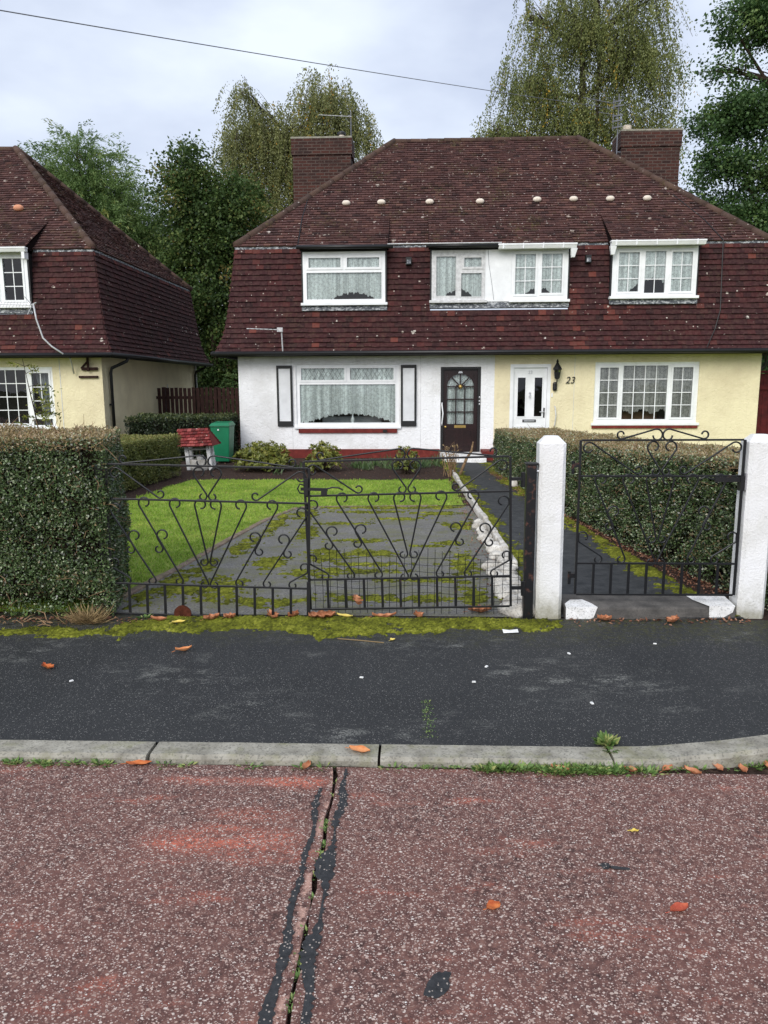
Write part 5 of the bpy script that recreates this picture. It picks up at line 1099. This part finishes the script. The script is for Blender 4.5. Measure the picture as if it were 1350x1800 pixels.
# white edging and stones along the drive
b = MB(); pl = [(.66, 14.0), (.70, 12.9), (.745, 11.2), (.79, 9.6), (.835, 8.3), (.86, 7.2), (.87, 6.4)]
for i in range(len(pl)-1):
    (xa, ya), (xb, yb_) = pl[i], pl[i+1]; sub = 4
    for k in range(sub):
        t0, t1 = k/sub, (k+.97)/sub; ax, ay, bx_, by = xa+(xb-xa)*t0, ya+(yb_-ya)*t0, xa+(xb-xa)*t1, ya+(yb_-ya)*t1; h0 = .075+random.uniform(-.012, .012); wd = .035+random.uniform(-.006, .006)
        b.hexa([(ax-wd, ay, -.01), (ax+wd, ay, -.01), (bx_+wd, by, -.01), (bx_-wd, by, -.01)], [(ax-wd*.8, ay, h0), (ax+wd*.8, ay, h0), (bx_+wd*.8, by, h0+.005), (bx_-wd*.8, by, h0+.005)])
tag(b.build('path_edging', WHITEROCK, loc=(.78, 10, 0), bevel=.012), 'white painted edging strip between drive and garden path', 'edging')
ico = bpy.data.meshes.new('rock_base')
import bmesh
def rock(name, x, y, z, rx, ry, rz_, seed, m, label, group):
    bm = bmesh.new(); bmesh.ops.create_icosphere(bm, subdivisions=3, radius=1)
    for v in bm.verts:
        n_ = v.co.normalized(); k = 1+.28*mnoise.noise(n_*1.4+Vector((seed*3.1, 0, 0)))+.1*mnoise.noise(n_*4+Vector((seed, 5, 0))); v.co = Vector((n_.x*rx*k, n_.y*ry*k, max(n_.z, -.4)*rz_*k))
    me = bpy.data.meshes.new(name); bm.to_mesh(me); bm.free(); me.materials.append(m); me.polygons.foreach_set('use_smooth', np.ones(len(me.polygons), bool))
    o = bpy.data.objects.new(name, me); COL.objects.link(o); o.location = (x, y, z); o.rotation_euler.z = seed; return tag(o, label, 'stone', group)
k = 0
for y in np.linspace(8.6, 5.15, 17):
    for q in range(1 if y > 6.6 else 2):
        x = np.interp(y, [5, 6.5, 8.6], [.80, .77, .72])+random.uniform(-.035, .035)+(-.11 if q else 0)+.02; sz = np.interp(y, [5, 6.5, 8.6], [.085, .075, .06])*random.uniform(.75, 1.2)
        rock('edging_stone', x, y+random.uniform(-.05, .05), .02, sz, sz*1.25, sz*.75, k+.37, WHITEROCK, 'rough white painted stone in the row edging the drive', 'white stones edging the drive'); k += 1
rock('stone', 1.58, 11.9, .03, .07, .06, .09, 40.2, WHITEROCK, 'pale stone at the foot of the path hedge', None)
b = MB(); pl = [(-2.33, 5.08), (-2.16, 6.16), (-1.84, 8.8), (-1.60, 9.75)]; 
for i in range(3):
    (xa, ya), (xb, yb_) = pl[i], pl[i+1]; sub = max(1, round((yb_-ya)/.9))
    for q in range(sub):
        t0, t1 = q/sub, (q+.985)/sub; ax, ay, bx_, by = xa+(xb-xa)*t0, ya+(yb_-ya)*t0, xa+(xb-xa)*t1, ya+(yb_-ya)*t1; z = .022+random.uniform(-.008, .006)
        b.hexa([(ax-.04, ay, -.02), (ax+.04, ay, -.02), (bx_+.04, by, -.02), (bx_-.04, by, -.02)], [(ax-.035, ay, z), (ax+.035, ay, z), (bx_+.035, by, z), (bx_-.035, by, z)])
b.hexa([(-1.55, 9.78, -.02), (.3, 9.93, -.02), (.3, 10.0, -.02), (-1.55, 9.85, -.02)], [(-1.55, 9.79, .012), (.3, 9.94, .012), (.3, 9.99, .012), (-1.55, 9.84, .012)])
tag(b.build('lawn_edging', PINKK, loc=(-2, 7.5, 0), bevel=.01), 'worn pinkish concrete edging between lawn and drive', 'edging')
# sapling before the left window
sp = thing('sapling', (-7.25, 14.0, 0), 'thin young sapling in front of the left house window', 'sapling'); s = MB(); C = []; D = []
s.tube([(-7.2, 14, 0), (-7.28, 14, 1.0), (-7.36, 14, 1.5), (-7.46, 14, 2.16)], [.014, .012, .009, .004], 6)
for i in range(13):
    t = random.uniform(.35, .98); z = 2.15*t; x = np.interp(z, [0, 1, 1.5, 2.16], [-7.2, -7.28, -7.36, -7.46]); a = random.choice((0, math.pi))+random.gauss(0, .5); l_ = random.uniform(.2, .62)*(1.15-t*.6); e = V3((x+math.cos(a)*l_, 14+math.sin(a)*l_*.5, z+random.uniform(-.1, .14))); s.tube([(x, 14, z), ((x+e.x)/2, (14+e.y)/2, (z+e.z)/2+.04), e], [.006, .004, .002], 5)
    for q in range(15): p = V3((x, 14, z)).lerp(e, .25+.75*q/14); C.append(tuple(p)); D.append((e.x-x, random.gauss(0, .3), random.gauss(.1, .35)))
for q in range(150): C.append((-7.1+random.gauss(0, .14), 14+random.gauss(0, .1), random.uniform(.85, 1.62))); D.append(tuple(rng.normal(size=3)))
s.build('stem', BARK, sp); n = len(C); leaves('foliage', SHRUB, np.array(C), np.array(D), rand_dirs(n)+[0, -.6, .6], rng.uniform(.05, .09, n), .035, rng.uniform(.1, .8, n), sp)
# picket fence between the houses
pf = thing('picket_fence', (-5.4, 20, 0), 'dark brown picket fence between the two houses', 'fence')
b = MB(); x = -7.0
while x < -3.95: h = 1.60+random.uniform(-.012, .012); b.box(x, x+.088, 20.0, 20.02, .05, h); x += .118
b.build('pickets', FENCEM, pf); b = MB(); b.box(-7.05, -3.9, 20.022, 20.06, 1.3, 1.38); b.box(-7.05, -3.9, 20.022, 20.06, .4, .48); b.build('rail', FENCEM, pf)
for x in (-6.9, -5.45, -4.05): b = MB(); b.box(x, x+.09, 20.062, 20.15, 0, 1.62); b.build('post', FENCEM, pf)
sg = thing('side_gate', (8.1, 17.7, 0), 'maroon boarded side gate at the right end of the cream wall', 'gate')
b = MB(); x = 7.60
while x < 8.9: b.box(x, x+.135, 17.7, 17.725, .04, 1.86); x += .14
b.build('boards', MAROON, sg); b = MB(); b.box(7.60, 8.9, 17.66, 17.699, 1.5, 1.6); b.box(7.60, 8.9, 17.66, 17.699, .3, .4); b.box(7.57, 8.9, 17.66, 17.75, 1.88, 1.93); b.build('rail', MAROON, sg)
b = MB(); b.tube([(7.64, 16.9, 2.28), (7.70, 16.95, 2.1), (7.66, 17.0, 1.95)], .03, 6); b.tube([(7.62, 17.0, 1.95), (7.95, 17.0, 2.25)], .035, 6); tag(b.build('iron_bracket', BLACKW, loc=(7.7, 17, 2)), 'dark bracket under the right end of the eaves', 'bracket')
oh = thing('outhouse', (-9.9, 36, 0), 'far red brick outhouse with a red roof, seen between the houses', 'outhouse')
b = MB(); b.box(-12.5, -7.6, 36, 39, 0, 2.2); b.build('wall', BRICK, oh); b = MB(); b.quad((-12.7, 35.7, 2.15), (-7.4, 35.7, 2.15), (-7.9, 37.5, 2.9), (-12.5, 37.5, 2.9)); b.quad((-12.7, 39.2, 2.15), (-12.5, 37.5, 2.9), (-7.9, 37.5, 2.9), (-7.4, 39.2, 2.15)); b.quad((-7.4, 35.7, 2.15), (-7.4, 39.2, 2.15), (-7.9, 37.5, 2.9)); b.build('roof', REDROOF, oh); b = MB(); b.tube([(-12.7, 35.66, 2.12), (-7.4, 35.66, 2.12)], .06, 8); b.build('gutter', PVC, oh)

# ------------------------------------------------------------ trees
def limb(s, a, b_, r0, r1, wob=.12, n_=6):
    a, b_ = V3(a), V3(b_); pts = []; L_ = (b_-a).length; ph = [random.uniform(-1, 1) for _ in range(4)]
    for i in range(n_+1):
        t = i/n_; p = a.lerp(b_, t); e = wob*L_*math.sin(math.pi*t)*.5; p += V3((ph[0]*e+ph[2]*e*math.sin(t*7)*.4, ph[1]*e, .25*e)); pts.append(p)
    s.tube(pts, [r0+(r1-r0)*i/n_ for i in range(n_+1)], 6); return pts
def tree(name, label, base, trunk_top, blobs, n, lf, asp, m, bark, r=.16, style='clump', group=None, cl=(.35, .75), shell=.55, up_t=.2, strand=(.8, 2.4), trunks=None):
    G = thing(name, base, label, 'tree', group); s = MB(); base = V3(base); top = V3(trunk_top)
    spine = limb(s, base, top, r, r*.55, .06, 8)
    for tb in (trunks or []): limb(s, tb[0], tb[1], tb[2], tb[2]*.5, .1, 7)
    vol = np.array([b_[3]*b_[4]*b_[5] for b_ in blobs])**.75; sh = vol/vol.sum(); C, D, N_, T = [], [], [], []
    for b_, f_ in zip(blobs, sh):
        c = np.array(b_[:3]); rr = np.array(b_[3:6]); dens = b_[6] if len(b_) > 6 else 1
        st_ = min(spine, key=lambda p: (p-V3(c)).length+max(0, p.z-c[2])*2); lp = limb(s, st_, tuple(c), r*.42, r*.16)
        nl = int(n*f_*dens)
        if style == 'clump':
            per = 70; ncl = max(6, nl//per); u = rand_dirs(ncl); q = rng.uniform(shell, 1.08, ncl)[:, None]; ctr = c+u*q*rr; rad = rng.uniform(*cl, ncl)
            for i in range(0, ncl, max(1, ncl//14)): limb(s, lp[random.randrange(2, len(lp))], tuple(ctr[i]), r*.13, r*.035, .2, 4)
            kk = rng.integers(int(per*.4), int(per*1.6), ncl); ii = np.repeat(np.arange(ncl), kk); off = rng.normal(size=(len(ii), 3))*[.5, .5, .33]; P = ctr[ii]+off*rad[ii][:, None]
            oo = unit(u)[ii]; C.append(P); D.append(rand_dirs(len(ii))*.8+oo*.6+[0, 0, -.35]); N_.append(rand_dirs(len(ii))*.8+[0, 0, .8]+oo*.3); T.append(np.clip(np.repeat(rng.normal(.45, .2, ncl), kk)+rng.normal(0, .15, len(ii)), 0, 1))
        elif style == 'spray':    # arching shoots with narrow leaves
            per = 36; ncl = max(6, nl//per); u = rand_dirs(ncl); u[:, 2] = u[:, 2]*.8+.15; u = unit(u); q = rng.uniform(shell, 1.0, ncl)[:, None]; ctr = c+u*q*rr; ln = rng.uniform(*cl, ncl)
            d0 = unit(u*[1, 1, .6]+rng.normal(0, .45, (ncl, 3))+[0, 0, .35]); tcl = rng.normal(.45, .2, ncl)
            for i in range(0, ncl, max(1, ncl//16)): limb(s, lp[random.randrange(2, len(lp))], tuple(ctr[i]), r*.12, r*.03, .2, 4)
            for k_ in range(per):
                t = (k_+.5)/per; P = ctr+d0*(ln*t)[:, None]+np.array([0, 0, -1])*(ln*.55*t*t)[:, None]+rng.normal(0, .06, (ncl, 3)); dd = d0+np.array([0, 0, -1.1])*t; C.append(P); D.append(unit(dd)+rand_dirs(ncl)*.75); N_.append(rand_dirs(ncl)+[0, 0, .5]); T.append(np.clip(tcl+rng.normal(0, .14, ncl), 0, 1))
        else:                     # weeping strands
            per = 40; ncl = max(6, nl//per); u = rand_dirs(ncl); u[:, 2] = np.abs(u[:, 2])*1.1-.25; u = unit(u); q = rng.uniform(shell, 1.05, ncl)[:, None]; ctr = c+u*q*rr; ln = rng.uniform(*strand, ncl); sw = rng.normal(0, .12, (ncl, 3))*[1, 1, 0]+u*[.22, .22, 0]; tcl = rng.normal(.42, .2, ncl); yel = rng.random(ncl) < .022; tcl = np.where(yel, .95, tcl)
            for i in range(0, ncl, max(1, ncl//22)): limb(s, lp[random.randrange(2, len(lp))], tuple(ctr[i]), r*.11, r*.02, .25, 5)
            for i in range(0, ncl, 5): p = ctr[i]; s.tube([tuple(p), tuple(p+sw[i]*ln[i]*.5-np.array([0, 0, ln[i]*.5])), tuple(p+sw[i]*ln[i]-np.array([0, 0, ln[i]*.95]))], .008, 3, False)
            for k_ in range(per):
                t = (k_+rng.random(ncl))/per; P = ctr+sw*(ln*t)[:, None]+np.array([0, 0, -1])*(ln*t)[:, None]+rng.normal(0, .05, (ncl, 3))+u*.18*np.sin(np.minimum(t*6, 1.57))[:, None]; C.append(P); D.append(np.array([0, 0, -1])+rand_dirs(ncl)*.8); N_.append(rand_dirs(ncl)); T.append(np.clip(tcl+rng.normal(0, .12, ncl), 0, 1))
    C, D, N_, T = map(np.concatenate, (C, D, N_, T)); k = len(C); ln = rng.uniform(.7, 1.25, k)*lf
    s.build('trunk', bark, G, smooth=True); leaves('crown', m, C, D, N_, ln, ln*asp, T, G); return G
TG = 'trees behind the houses'
tree('willow_tree', 'feathery pale green willow behind the left house', (-13.2, 32, 0), (-13.4, 32, 8), [(-13.8, 32, 9.6, 2.2, 1.8, 2.2), (-15.9, 32, 9.0, 1.7, 1.6, 1.8), (-12.0, 32.2, 7.9, 1.8, 1.7, 2.0), (-13.4, 31.4, 7.0, 2.9, 2, 2.4), (-11.0, 31.8, 5.6, 1.8, 1.5, 2.0), (-10.4, 31.6, 3.8, 1.9, 1.5, 1.8), (-16.8, 32, 10.2, .5, .5, .6, .5), (-14.0, 32, 11.4, .9, .8, .7, .6)], 150000, .165, .24, WILLOW, BARK, .2, 'spray', TG, (.7, 1.5), .15)
tree('sycamore_tree', 'dark dense tree between the willow and the weeping birch', (-8.1, 30, 0), (-8.5, 30, 9), [(-8.9, 30, 9.8, 1.0, 1.0, 1.0), (-8.6, 30, 8.4, 1.5, 1.3, 1.3), (-8.2, 30, 6.8, 1.9, 1.4, 1.5), (-7.9, 30, 4.8, 2.1, 1.5, 1.3, .8), (-7.2, 30.3, 8.2, 1.2, 1.2, 1.6), (-8.0, 30.5, 2.6, 2.5, 1.2, 1.4), (-6.2, 30.4, 4.2, 1.4, 1.0, 2.2), (-9.6, 30.5, 5.6, 1.2, 1.0, 1.6)], 82000, .125, .75, DARKT, BARK, .15, 'clump', TG, (.35, .75), .3, trunks=[((-7.4, 30, 0), (-7.0, 30, 7), .1), ((-8.8, 30.2, 0), (-9.2, 30, 7), .09), ((-6.6, 30.5, 0), (-6.9, 30.3, 6), .08)])
tree('weeping_birch', 'weeping birch with two crowns behind the left chimney', (-5.6, 34, 0), (-5.2, 34, 12), [(-7.5, 34, 14.0, .8, .9, .8, .7), (-6.9, 34, 12.6, 1.4, 1.4, 1.3), (-8.0, 34, 11.9, .8, 1.0, .9, .8), (-3.9, 34, 13.6, 1.5, 1.4, 1.6), (-2.7, 34, 12.4, 1.0, 1.0, 1.6), (-5.4, 34, 12.3, 1.9, 1.4, 1.5), (-5.0, 34, 10.9, 2.3, 1.4, 1.7), (-7.5, 33.8, 10.2, 1.6, 1.3, 1.7), (-6.4, 33.6, 8.3, 1.8, 1.3, 1.9), (-3.6, 34, 9.9, 2.4, 1.5, 1.6)], 120000, .095, .55, BIRCH, BARKB, .2, 'weep', TG, shell=.1, strand=(.7, 2.4), trunks=[((-5.5, 34, 6), (-7.3, 34, 13.5), .09), ((-5.0, 34, 6), (-3.6, 34, 14), .09)])
tree('weeping_birch', 'tall broad yellowing birch behind the right chimney', (6.9, 34, 0), (6.9, 34, 15.5), [(7.2, 34, 16.2, 2.4, 1.6, 2.2), (7.6, 34, 18.4, 1.5, 1.2, 1.2, .7), (9.6, 34, 17.3, .9, 1.0, 1.2, .7), (4.9, 34, 14.0, 1.5, 1.3, 1.8), (3.3, 34, 12.2, 1.0, 1.1, 1.0), (9.2, 34, 15.0, 1.7, 1.4, 2.4), (7.0, 34, 12.8, 2.9, 1.6, 1.9), (9.9, 34, 12.1, 1.1, 1.0, 1.9), (4.6, 34, 16.8, .6, .8, .9, .6), (5.2, 34, 18.2, .4, .5, .5, .5), (5.0, 34, 11.2, 2.2, 1.4, 1.2), (2.4, 34, 10.7, .6, .8, .6, .7)], 125000, .096, .55, BIRCH2, BARKB, .22, 'weep', TG, shell=.1, strand=(.7, 2.6), trunks=[((6.6, 34, 8), (5.4, 34, 15), .08), ((7.2, 34, 8), (9.0, 34, 16), .09), ((6.9, 34, 8), (7.4, 34, 18), .1), ((6.2, 34, 8), (3.6, 34, 12.5), .06)])
tree('sycamore_tree', 'large dark green sycamore at the right edge above the roof', (13.5, 26, 0), (13.3, 26, 12), [(12.4, 26, 13.4, 2.1, 1.7, 1.3), (10.7, 26, 12.9, 1.3, 1.0, .7, .8), (9.8, 26, 11.5, .9, .8, .35, .5), (10.6, 26, 10.2, 1.8, 1.3, .75), (12.9, 26, 10.9, 1.8, 1.5, 1.2), (12.6, 26, 8.6, 2.2, 1.6, 1.2), (9.9, 26, 8.7, 1.2, .9, .75, .8), (11.0, 26.5, 6.8, 2.4, 1.5, 1.3), (9.3, 27, 6.8, 1.5, 1.1, 1.2), (13.5, 26, 5.2, 1.8, 1.5, 1.6)], 120000, .105, .75, DARKB, BARK, .26, 'clump', TG, (.28, .6), .3, trunks=[((13, 26, 7), (10.2, 26, 12.4), .08), ((13, 26, 5), (9.8, 26, 9), .07)])
shrub('dark green bush behind the picket fence', -5.3, 21.8, 1.0, .8, 2.05, 5200, .10, DARKB, None, 'garden_bush')
tree('background_trees', 'dark low trees behind the picket fence between the houses', (-5.5, 44, 0), (-5.5, 44, 3), [(-9.5, 44, 2.6, 3.0, 1.5, 2.2), (-5.5, 44, 3.2, 3.5, 1.5, 2.8), (-13.5, 45, 3, 3.5, 1.5, 2.6)], 24000, .26, .75, DARKT, BARK, .15, 'clump', TG, (.5, .9), .3)
tree('background_trees', 'dark low trees showing past the right end of the house', (14.5, 36, 0), (14.5, 36, 3), [(12.6, 36, 3.2, 3.0, 1.5, 2.8), (17, 36, 3.6, 3.2, 1.5, 3)], 14000, .24, .75, DARKB, BARK, .15, 'clump', TG, (.5, .9), .3)

# ------------------------------------------------------------ leaves, weeds and litter
def fallen(label, x, y, z, ln, wd, rz, m, curl=.25, maple=False, group='fallen autumn leaves', pitch=0):
    V = []; F = []; nI, nJ = 10, 5
    for i in range(nI+1):
        t = i/nI; hw = wd/2*math.sin(math.pi*min(t*.96+.02, 1))**.75
        if maple: hw *= 1+.55*math.sin(t*19+x*50)
        for j in range(nJ+1):
            s_ = j/nJ*2-1; V.append(((t-.5)*ln, s_*hw, .004+curl*wd*(s_*s_)*.7+curl*ln*.5*(t-.5)**2*1.6+.003*math.sin(t*9+s_*3)))
    for i in range(nI):
        for j in range(nJ): q = i*(nJ+1)+j; F.append((q, q+1, q+nJ+2, q+nJ+1))
    b = MB(); b.add(V, F); b.tube([(-ln*.5, 0, .004+curl*ln*.1), (-ln*.5-ln*.22, .004, .004)], .0016, 4)
    o = b.build('fallen_leaf', m, loc=(0, 0, 0), smooth=True); o.location = (x, y, z); o.rotation_euler = (0, pitch, rz)
    return tag(o, label, 'leaf', group)
fallen('orange rounded leaf lying on the red road', .249, 2.115, RZ, .05, .042, .5, OR_L); fallen('red and orange leaf with a stalk on the road at the right', .83, 2.12, RZ, .068, .036, .35, RD_L, .5)
fallen('small yellow leaf on the red road below the raised kerb', .812, 2.543, RZ, .035, .016, .1, YE_L); fallen('large tan leaf lying on the kerb above the road joint', -.247, 3.05, .006, .10, .055, -.35, TAN_L)
fallen('orange leaf in the gutter against the kerb at the left', -1.209, 2.96, RZ+.004, .11, .04, .1, OR_L); fallen('curled orange leaf on the pavement in front of the disc gate', -1.425, 4.289, .001, .10, .034, .45, TAN_L, .7)
fallen('ragged orange leaf at the left on the dark pavement', -2.125, 3.987, .001, .10, .04, -.5, OR_L, .5, True); fallen('big crumpled brown leaf under the meeting of the drive gates', -.655, 4.975, .003, .19, .13, .2, BR_L, .3, True); fallen('long yellowish leaf beside the crumpled brown one', -.50, 4.99, .003, .13, .045, -.4, YE_L, .4)
fallen('pale crumpled leaf behind the mesh near the black post', .46, 5.13, .004, .17, .09, .1, BR_L, .5, True); fallen('brown curled leaf under the right drive gate', -.22, 4.985, .003, .17, .045, .12, BR_L, .6, True); fallen('tiny cream leaf on the pavement below the right drive gate', -.147, 4.525, .001, .04, .035, .8, YE_L)
fallen('pale leaf on the moss under the disc gate', -1.78, 4.86, .008, .12, .05, -.2, BR_L, .5); fallen('yellow leaf on the moss beside the rusty disc', -1.62, 4.80, .012, .09, .05, .3, YE_L, .3); fallen('reddish brown leaf caught upright in the wire mesh', -.42, 5.06, .10, .09, .075, 1.1, BR_L, .3, True, pitch=1.1)
for i, (x, y, l_) in enumerate([(-1.42, 4.90, 'first'), (-1.30, 4.93, ''), (-1.0, 4.96, ''), (-.86, 4.98, ''), (.02, 5.0, ''), (1.75, 4.93, ''), (1.3, 4.96, '')]):
    fallen('one of the crumpled brown leaves lying along the foot of the gates', x, y, .006, random.uniform(.08, .14), .06, random.uniform(-1, 1), BR_L, .6, True, 'brown leaves along the gates')
for x, y in ((1.18, 3.05), (1.30, 3.055), (1.40, 3.06), (1.52, 3.075), (1.08, 3.03), (.62, 3.06), (.92, 3.035), (-.47, 3.0)):
    fallen('one of the small brown leaves collected in the gutter', x, kback(x)-.165+random.uniform(-.02, .015), RZ+.002, random.uniform(.05, .08), .035, random.uniform(-2, 2), BR_L, .5, False, 'brown leaves in the gutter')
b = MB(); b.add([(-.05, -.02, 0), (.05, -.022, .003), (.052, .018, .012), (.0, .022, .006), (-.05, .02, .014)], [(0, 1, 2, 3, 4)]); o = b.build('paper_scrap', PAPER); o.location = (.624, 4.70, .006); o.rotation_euler.z = .1; tag(o, 'crumpled scrap of white paper on the pavement', 'litter')
b = MB(); b.tube([(-.50, 4.535, .006), (-.35, 4.50, .008), (-.20, 4.47, .005)], .0035, 5); tag(b.build('twig', DRY, loc=(-.35, 4.5, 0)), 'long straw coloured twig on the pavement', 'twig')
for i, (x, y) in enumerate([(.32, 3.857), (.41, 4.085), (.928, 4.313), (1.5, 4.5), (-1.9, 3.8), (.9, 3.6), (-.3, 3.9)]):
    b = MB(); bm_ = [(-.011, -.006, 0), (.011, -.007, 0), (.012, .006, .0), (-.01, .007, .0)]; b.hexa(bm_, [(p[0]*.8, p[1]*.8, .006) for p in bm_]); o = b.build('paper_fleck', PAPER); o.location = (x, y, .003); o.rotation_euler.z = i; tag(o, 'tiny pale fleck of litter on the dark pavement', 'litter', 'pale flecks on the pavement')
# weeds along the kerb and in the road joint
C, D, T, Ln = [], [], [], []
def weed(cx, cy, z, r, n, h, up=.7):
    for _ in range(n):
        a = random.uniform(0, 6.28); q = r*random.random(); C.append((cx+q*math.cos(a), cy+q*math.sin(a)*.6, z)); D.append((math.cos(a), math.sin(a)*.8-.2, random.uniform(.2, 1.2)*up)); T.append(random.random()); Ln.append(h*random.uniform(.5, 1.2))
for i in range(62): x = random.choice((.34, .45, .56, .6, .68, .75, .8, .86, .95))+random.gauss(0, .035); weed(x, kback(x)-.15+random.uniform(-.02, .012), RZ, .05, 24, .034, 1.1)
for i in range(10): weed(random.uniform(-.1, .35), 2.985, RZ, .03, 12, .02)
for i in range(14): x = random.uniform(1.0, 1.7); weed(x, kback(x)-.15, RZ, .04, 12, .028)
for cx in (-1.79, -1.76, -1.66, -1.63, -1.60, -1.50, -1.40, -1.36, -1.10, -1.0, -.72, -.5, -.4, -.1): weed(cx, 2.965, RZ, .045, 34 if cx < -1.3 else 16, .028)
[weed(.06+random.gauss(0, .014), random.uniform(3.2, 3.62), .001, .012, 4, .010) for _ in range(70)]; weed(.862, 3.16, .0, .03, 90, .055, 1.6); weed(.87, 3.10, .0, .03, 40, .03)
for y, k in ((2.56, 60), (2.52, 50), (2.33, 90), (2.37, 60), (2.15, 30), (2.12, 20), (1.90, 50), (1.86, 40), (1.82, 40), (1.74, 50), (1.70, 30), (2.75, 16), (2.85, 12), (2.0, 14), (2.25, 24), (2.43, 24)): weed(-.335+.006*(2.975-y), y, RZ-.008, .022, k, .018, .6)
for cx in (-1.95, -1.9, -2.5, -2.75, -2.9): weed(cx+random.uniform(-.05, .05), 4.95, 0, .04, 14, .04)
C = np.array(C); n = len(C); stuff(leaves('kerb_weeds', WEED, C, np.array(D), rand_dirs(n)*.6+[0, 0, 1], np.array(Ln), np.array(Ln)*.42, np.array(T)))
# dry grass at the hedge foot
dg = []; 
n = 420; a = rng.uniform(0, 6.28, n); C = np.column_stack([-2.27+rng.normal(0, .05, n), 4.84+rng.normal(0, .03, n), np.zeros(n)+.002]); D = np.column_stack([np.cos(a)*1.2, np.sin(a)*.7-.25, rng.uniform(.15, 1.1, n)])
tag(leaves('dry_grass', DRY, C, D, rand_dirs(n), rng.uniform(.07, .17, n), .005, rng.random(n), None, (-2.27, 4.84, 0)), 'tuft of dry straw coloured grass at the foot of the tall hedge', 'grass')
b = MB()
for i in range(14):
    p = V3((random.uniform(-2.95, -2.35), random.uniform(4.70, 4.86), .012)); e = V3((random.gauss(0, 1), random.gauss(0, .5), random.uniform(0, .2))).normalized()*random.uniform(.06, .14); b.tube([p, p+e*.5+V3((0, 0, .012)), p+e+V3((random.gauss(0, .015), random.gauss(0, .015), 0))], [.004, .0035, .002], 5)
stuff(b.build('hedge_clippings', DTWIG))
# leaf litter
n = 2600; s_ = rng.random(n); Lx = np.interp(5.6+s_*8.4, [5.5, 7, 9, 11.5, 14.2], [2.42, 2.14, 1.86, 1.64, 1.44]); C = np.column_stack([Lx-np.abs(rng.normal(0, .10, n))+.05, 5.6+s_*8.4, np.full(n, .014)])
n2 = 700; C2 = np.column_stack([rng.uniform(.55, .86, n2), rng.uniform(5.1, 13, n2), np.full(n2, .014)]); n3 = 260; C3 = np.column_stack([rng.uniform(-3.3, -1.9, n3), 4.93-np.abs(rng.normal(0, .07, n3)), np.full(n3, .006)]); n4 = 500; C4 = np.column_stack([rng.uniform(-4.4, .5, n4), rng.uniform(12.9, 16.6, n4), np.full(n4, .006)]); n5 = 130; C5 = np.column_stack([rng.uniform(1.05, 2.3, n5), 5.0-np.abs(rng.normal(0, .05, n5)), np.full(n5, .006)])
C = np.concatenate([C, C2, C3, C4, C5]); n = len(C); stuff(leaves('leaf_litter', LITTER, C, rng.normal(size=(n, 3))*[1, 1, .25]+[0, 0, .12], rng.normal(size=(n, 3))*.4+[0, 0, 1], rng.uniform(.014, .04, n), .016, rng.random(n)))
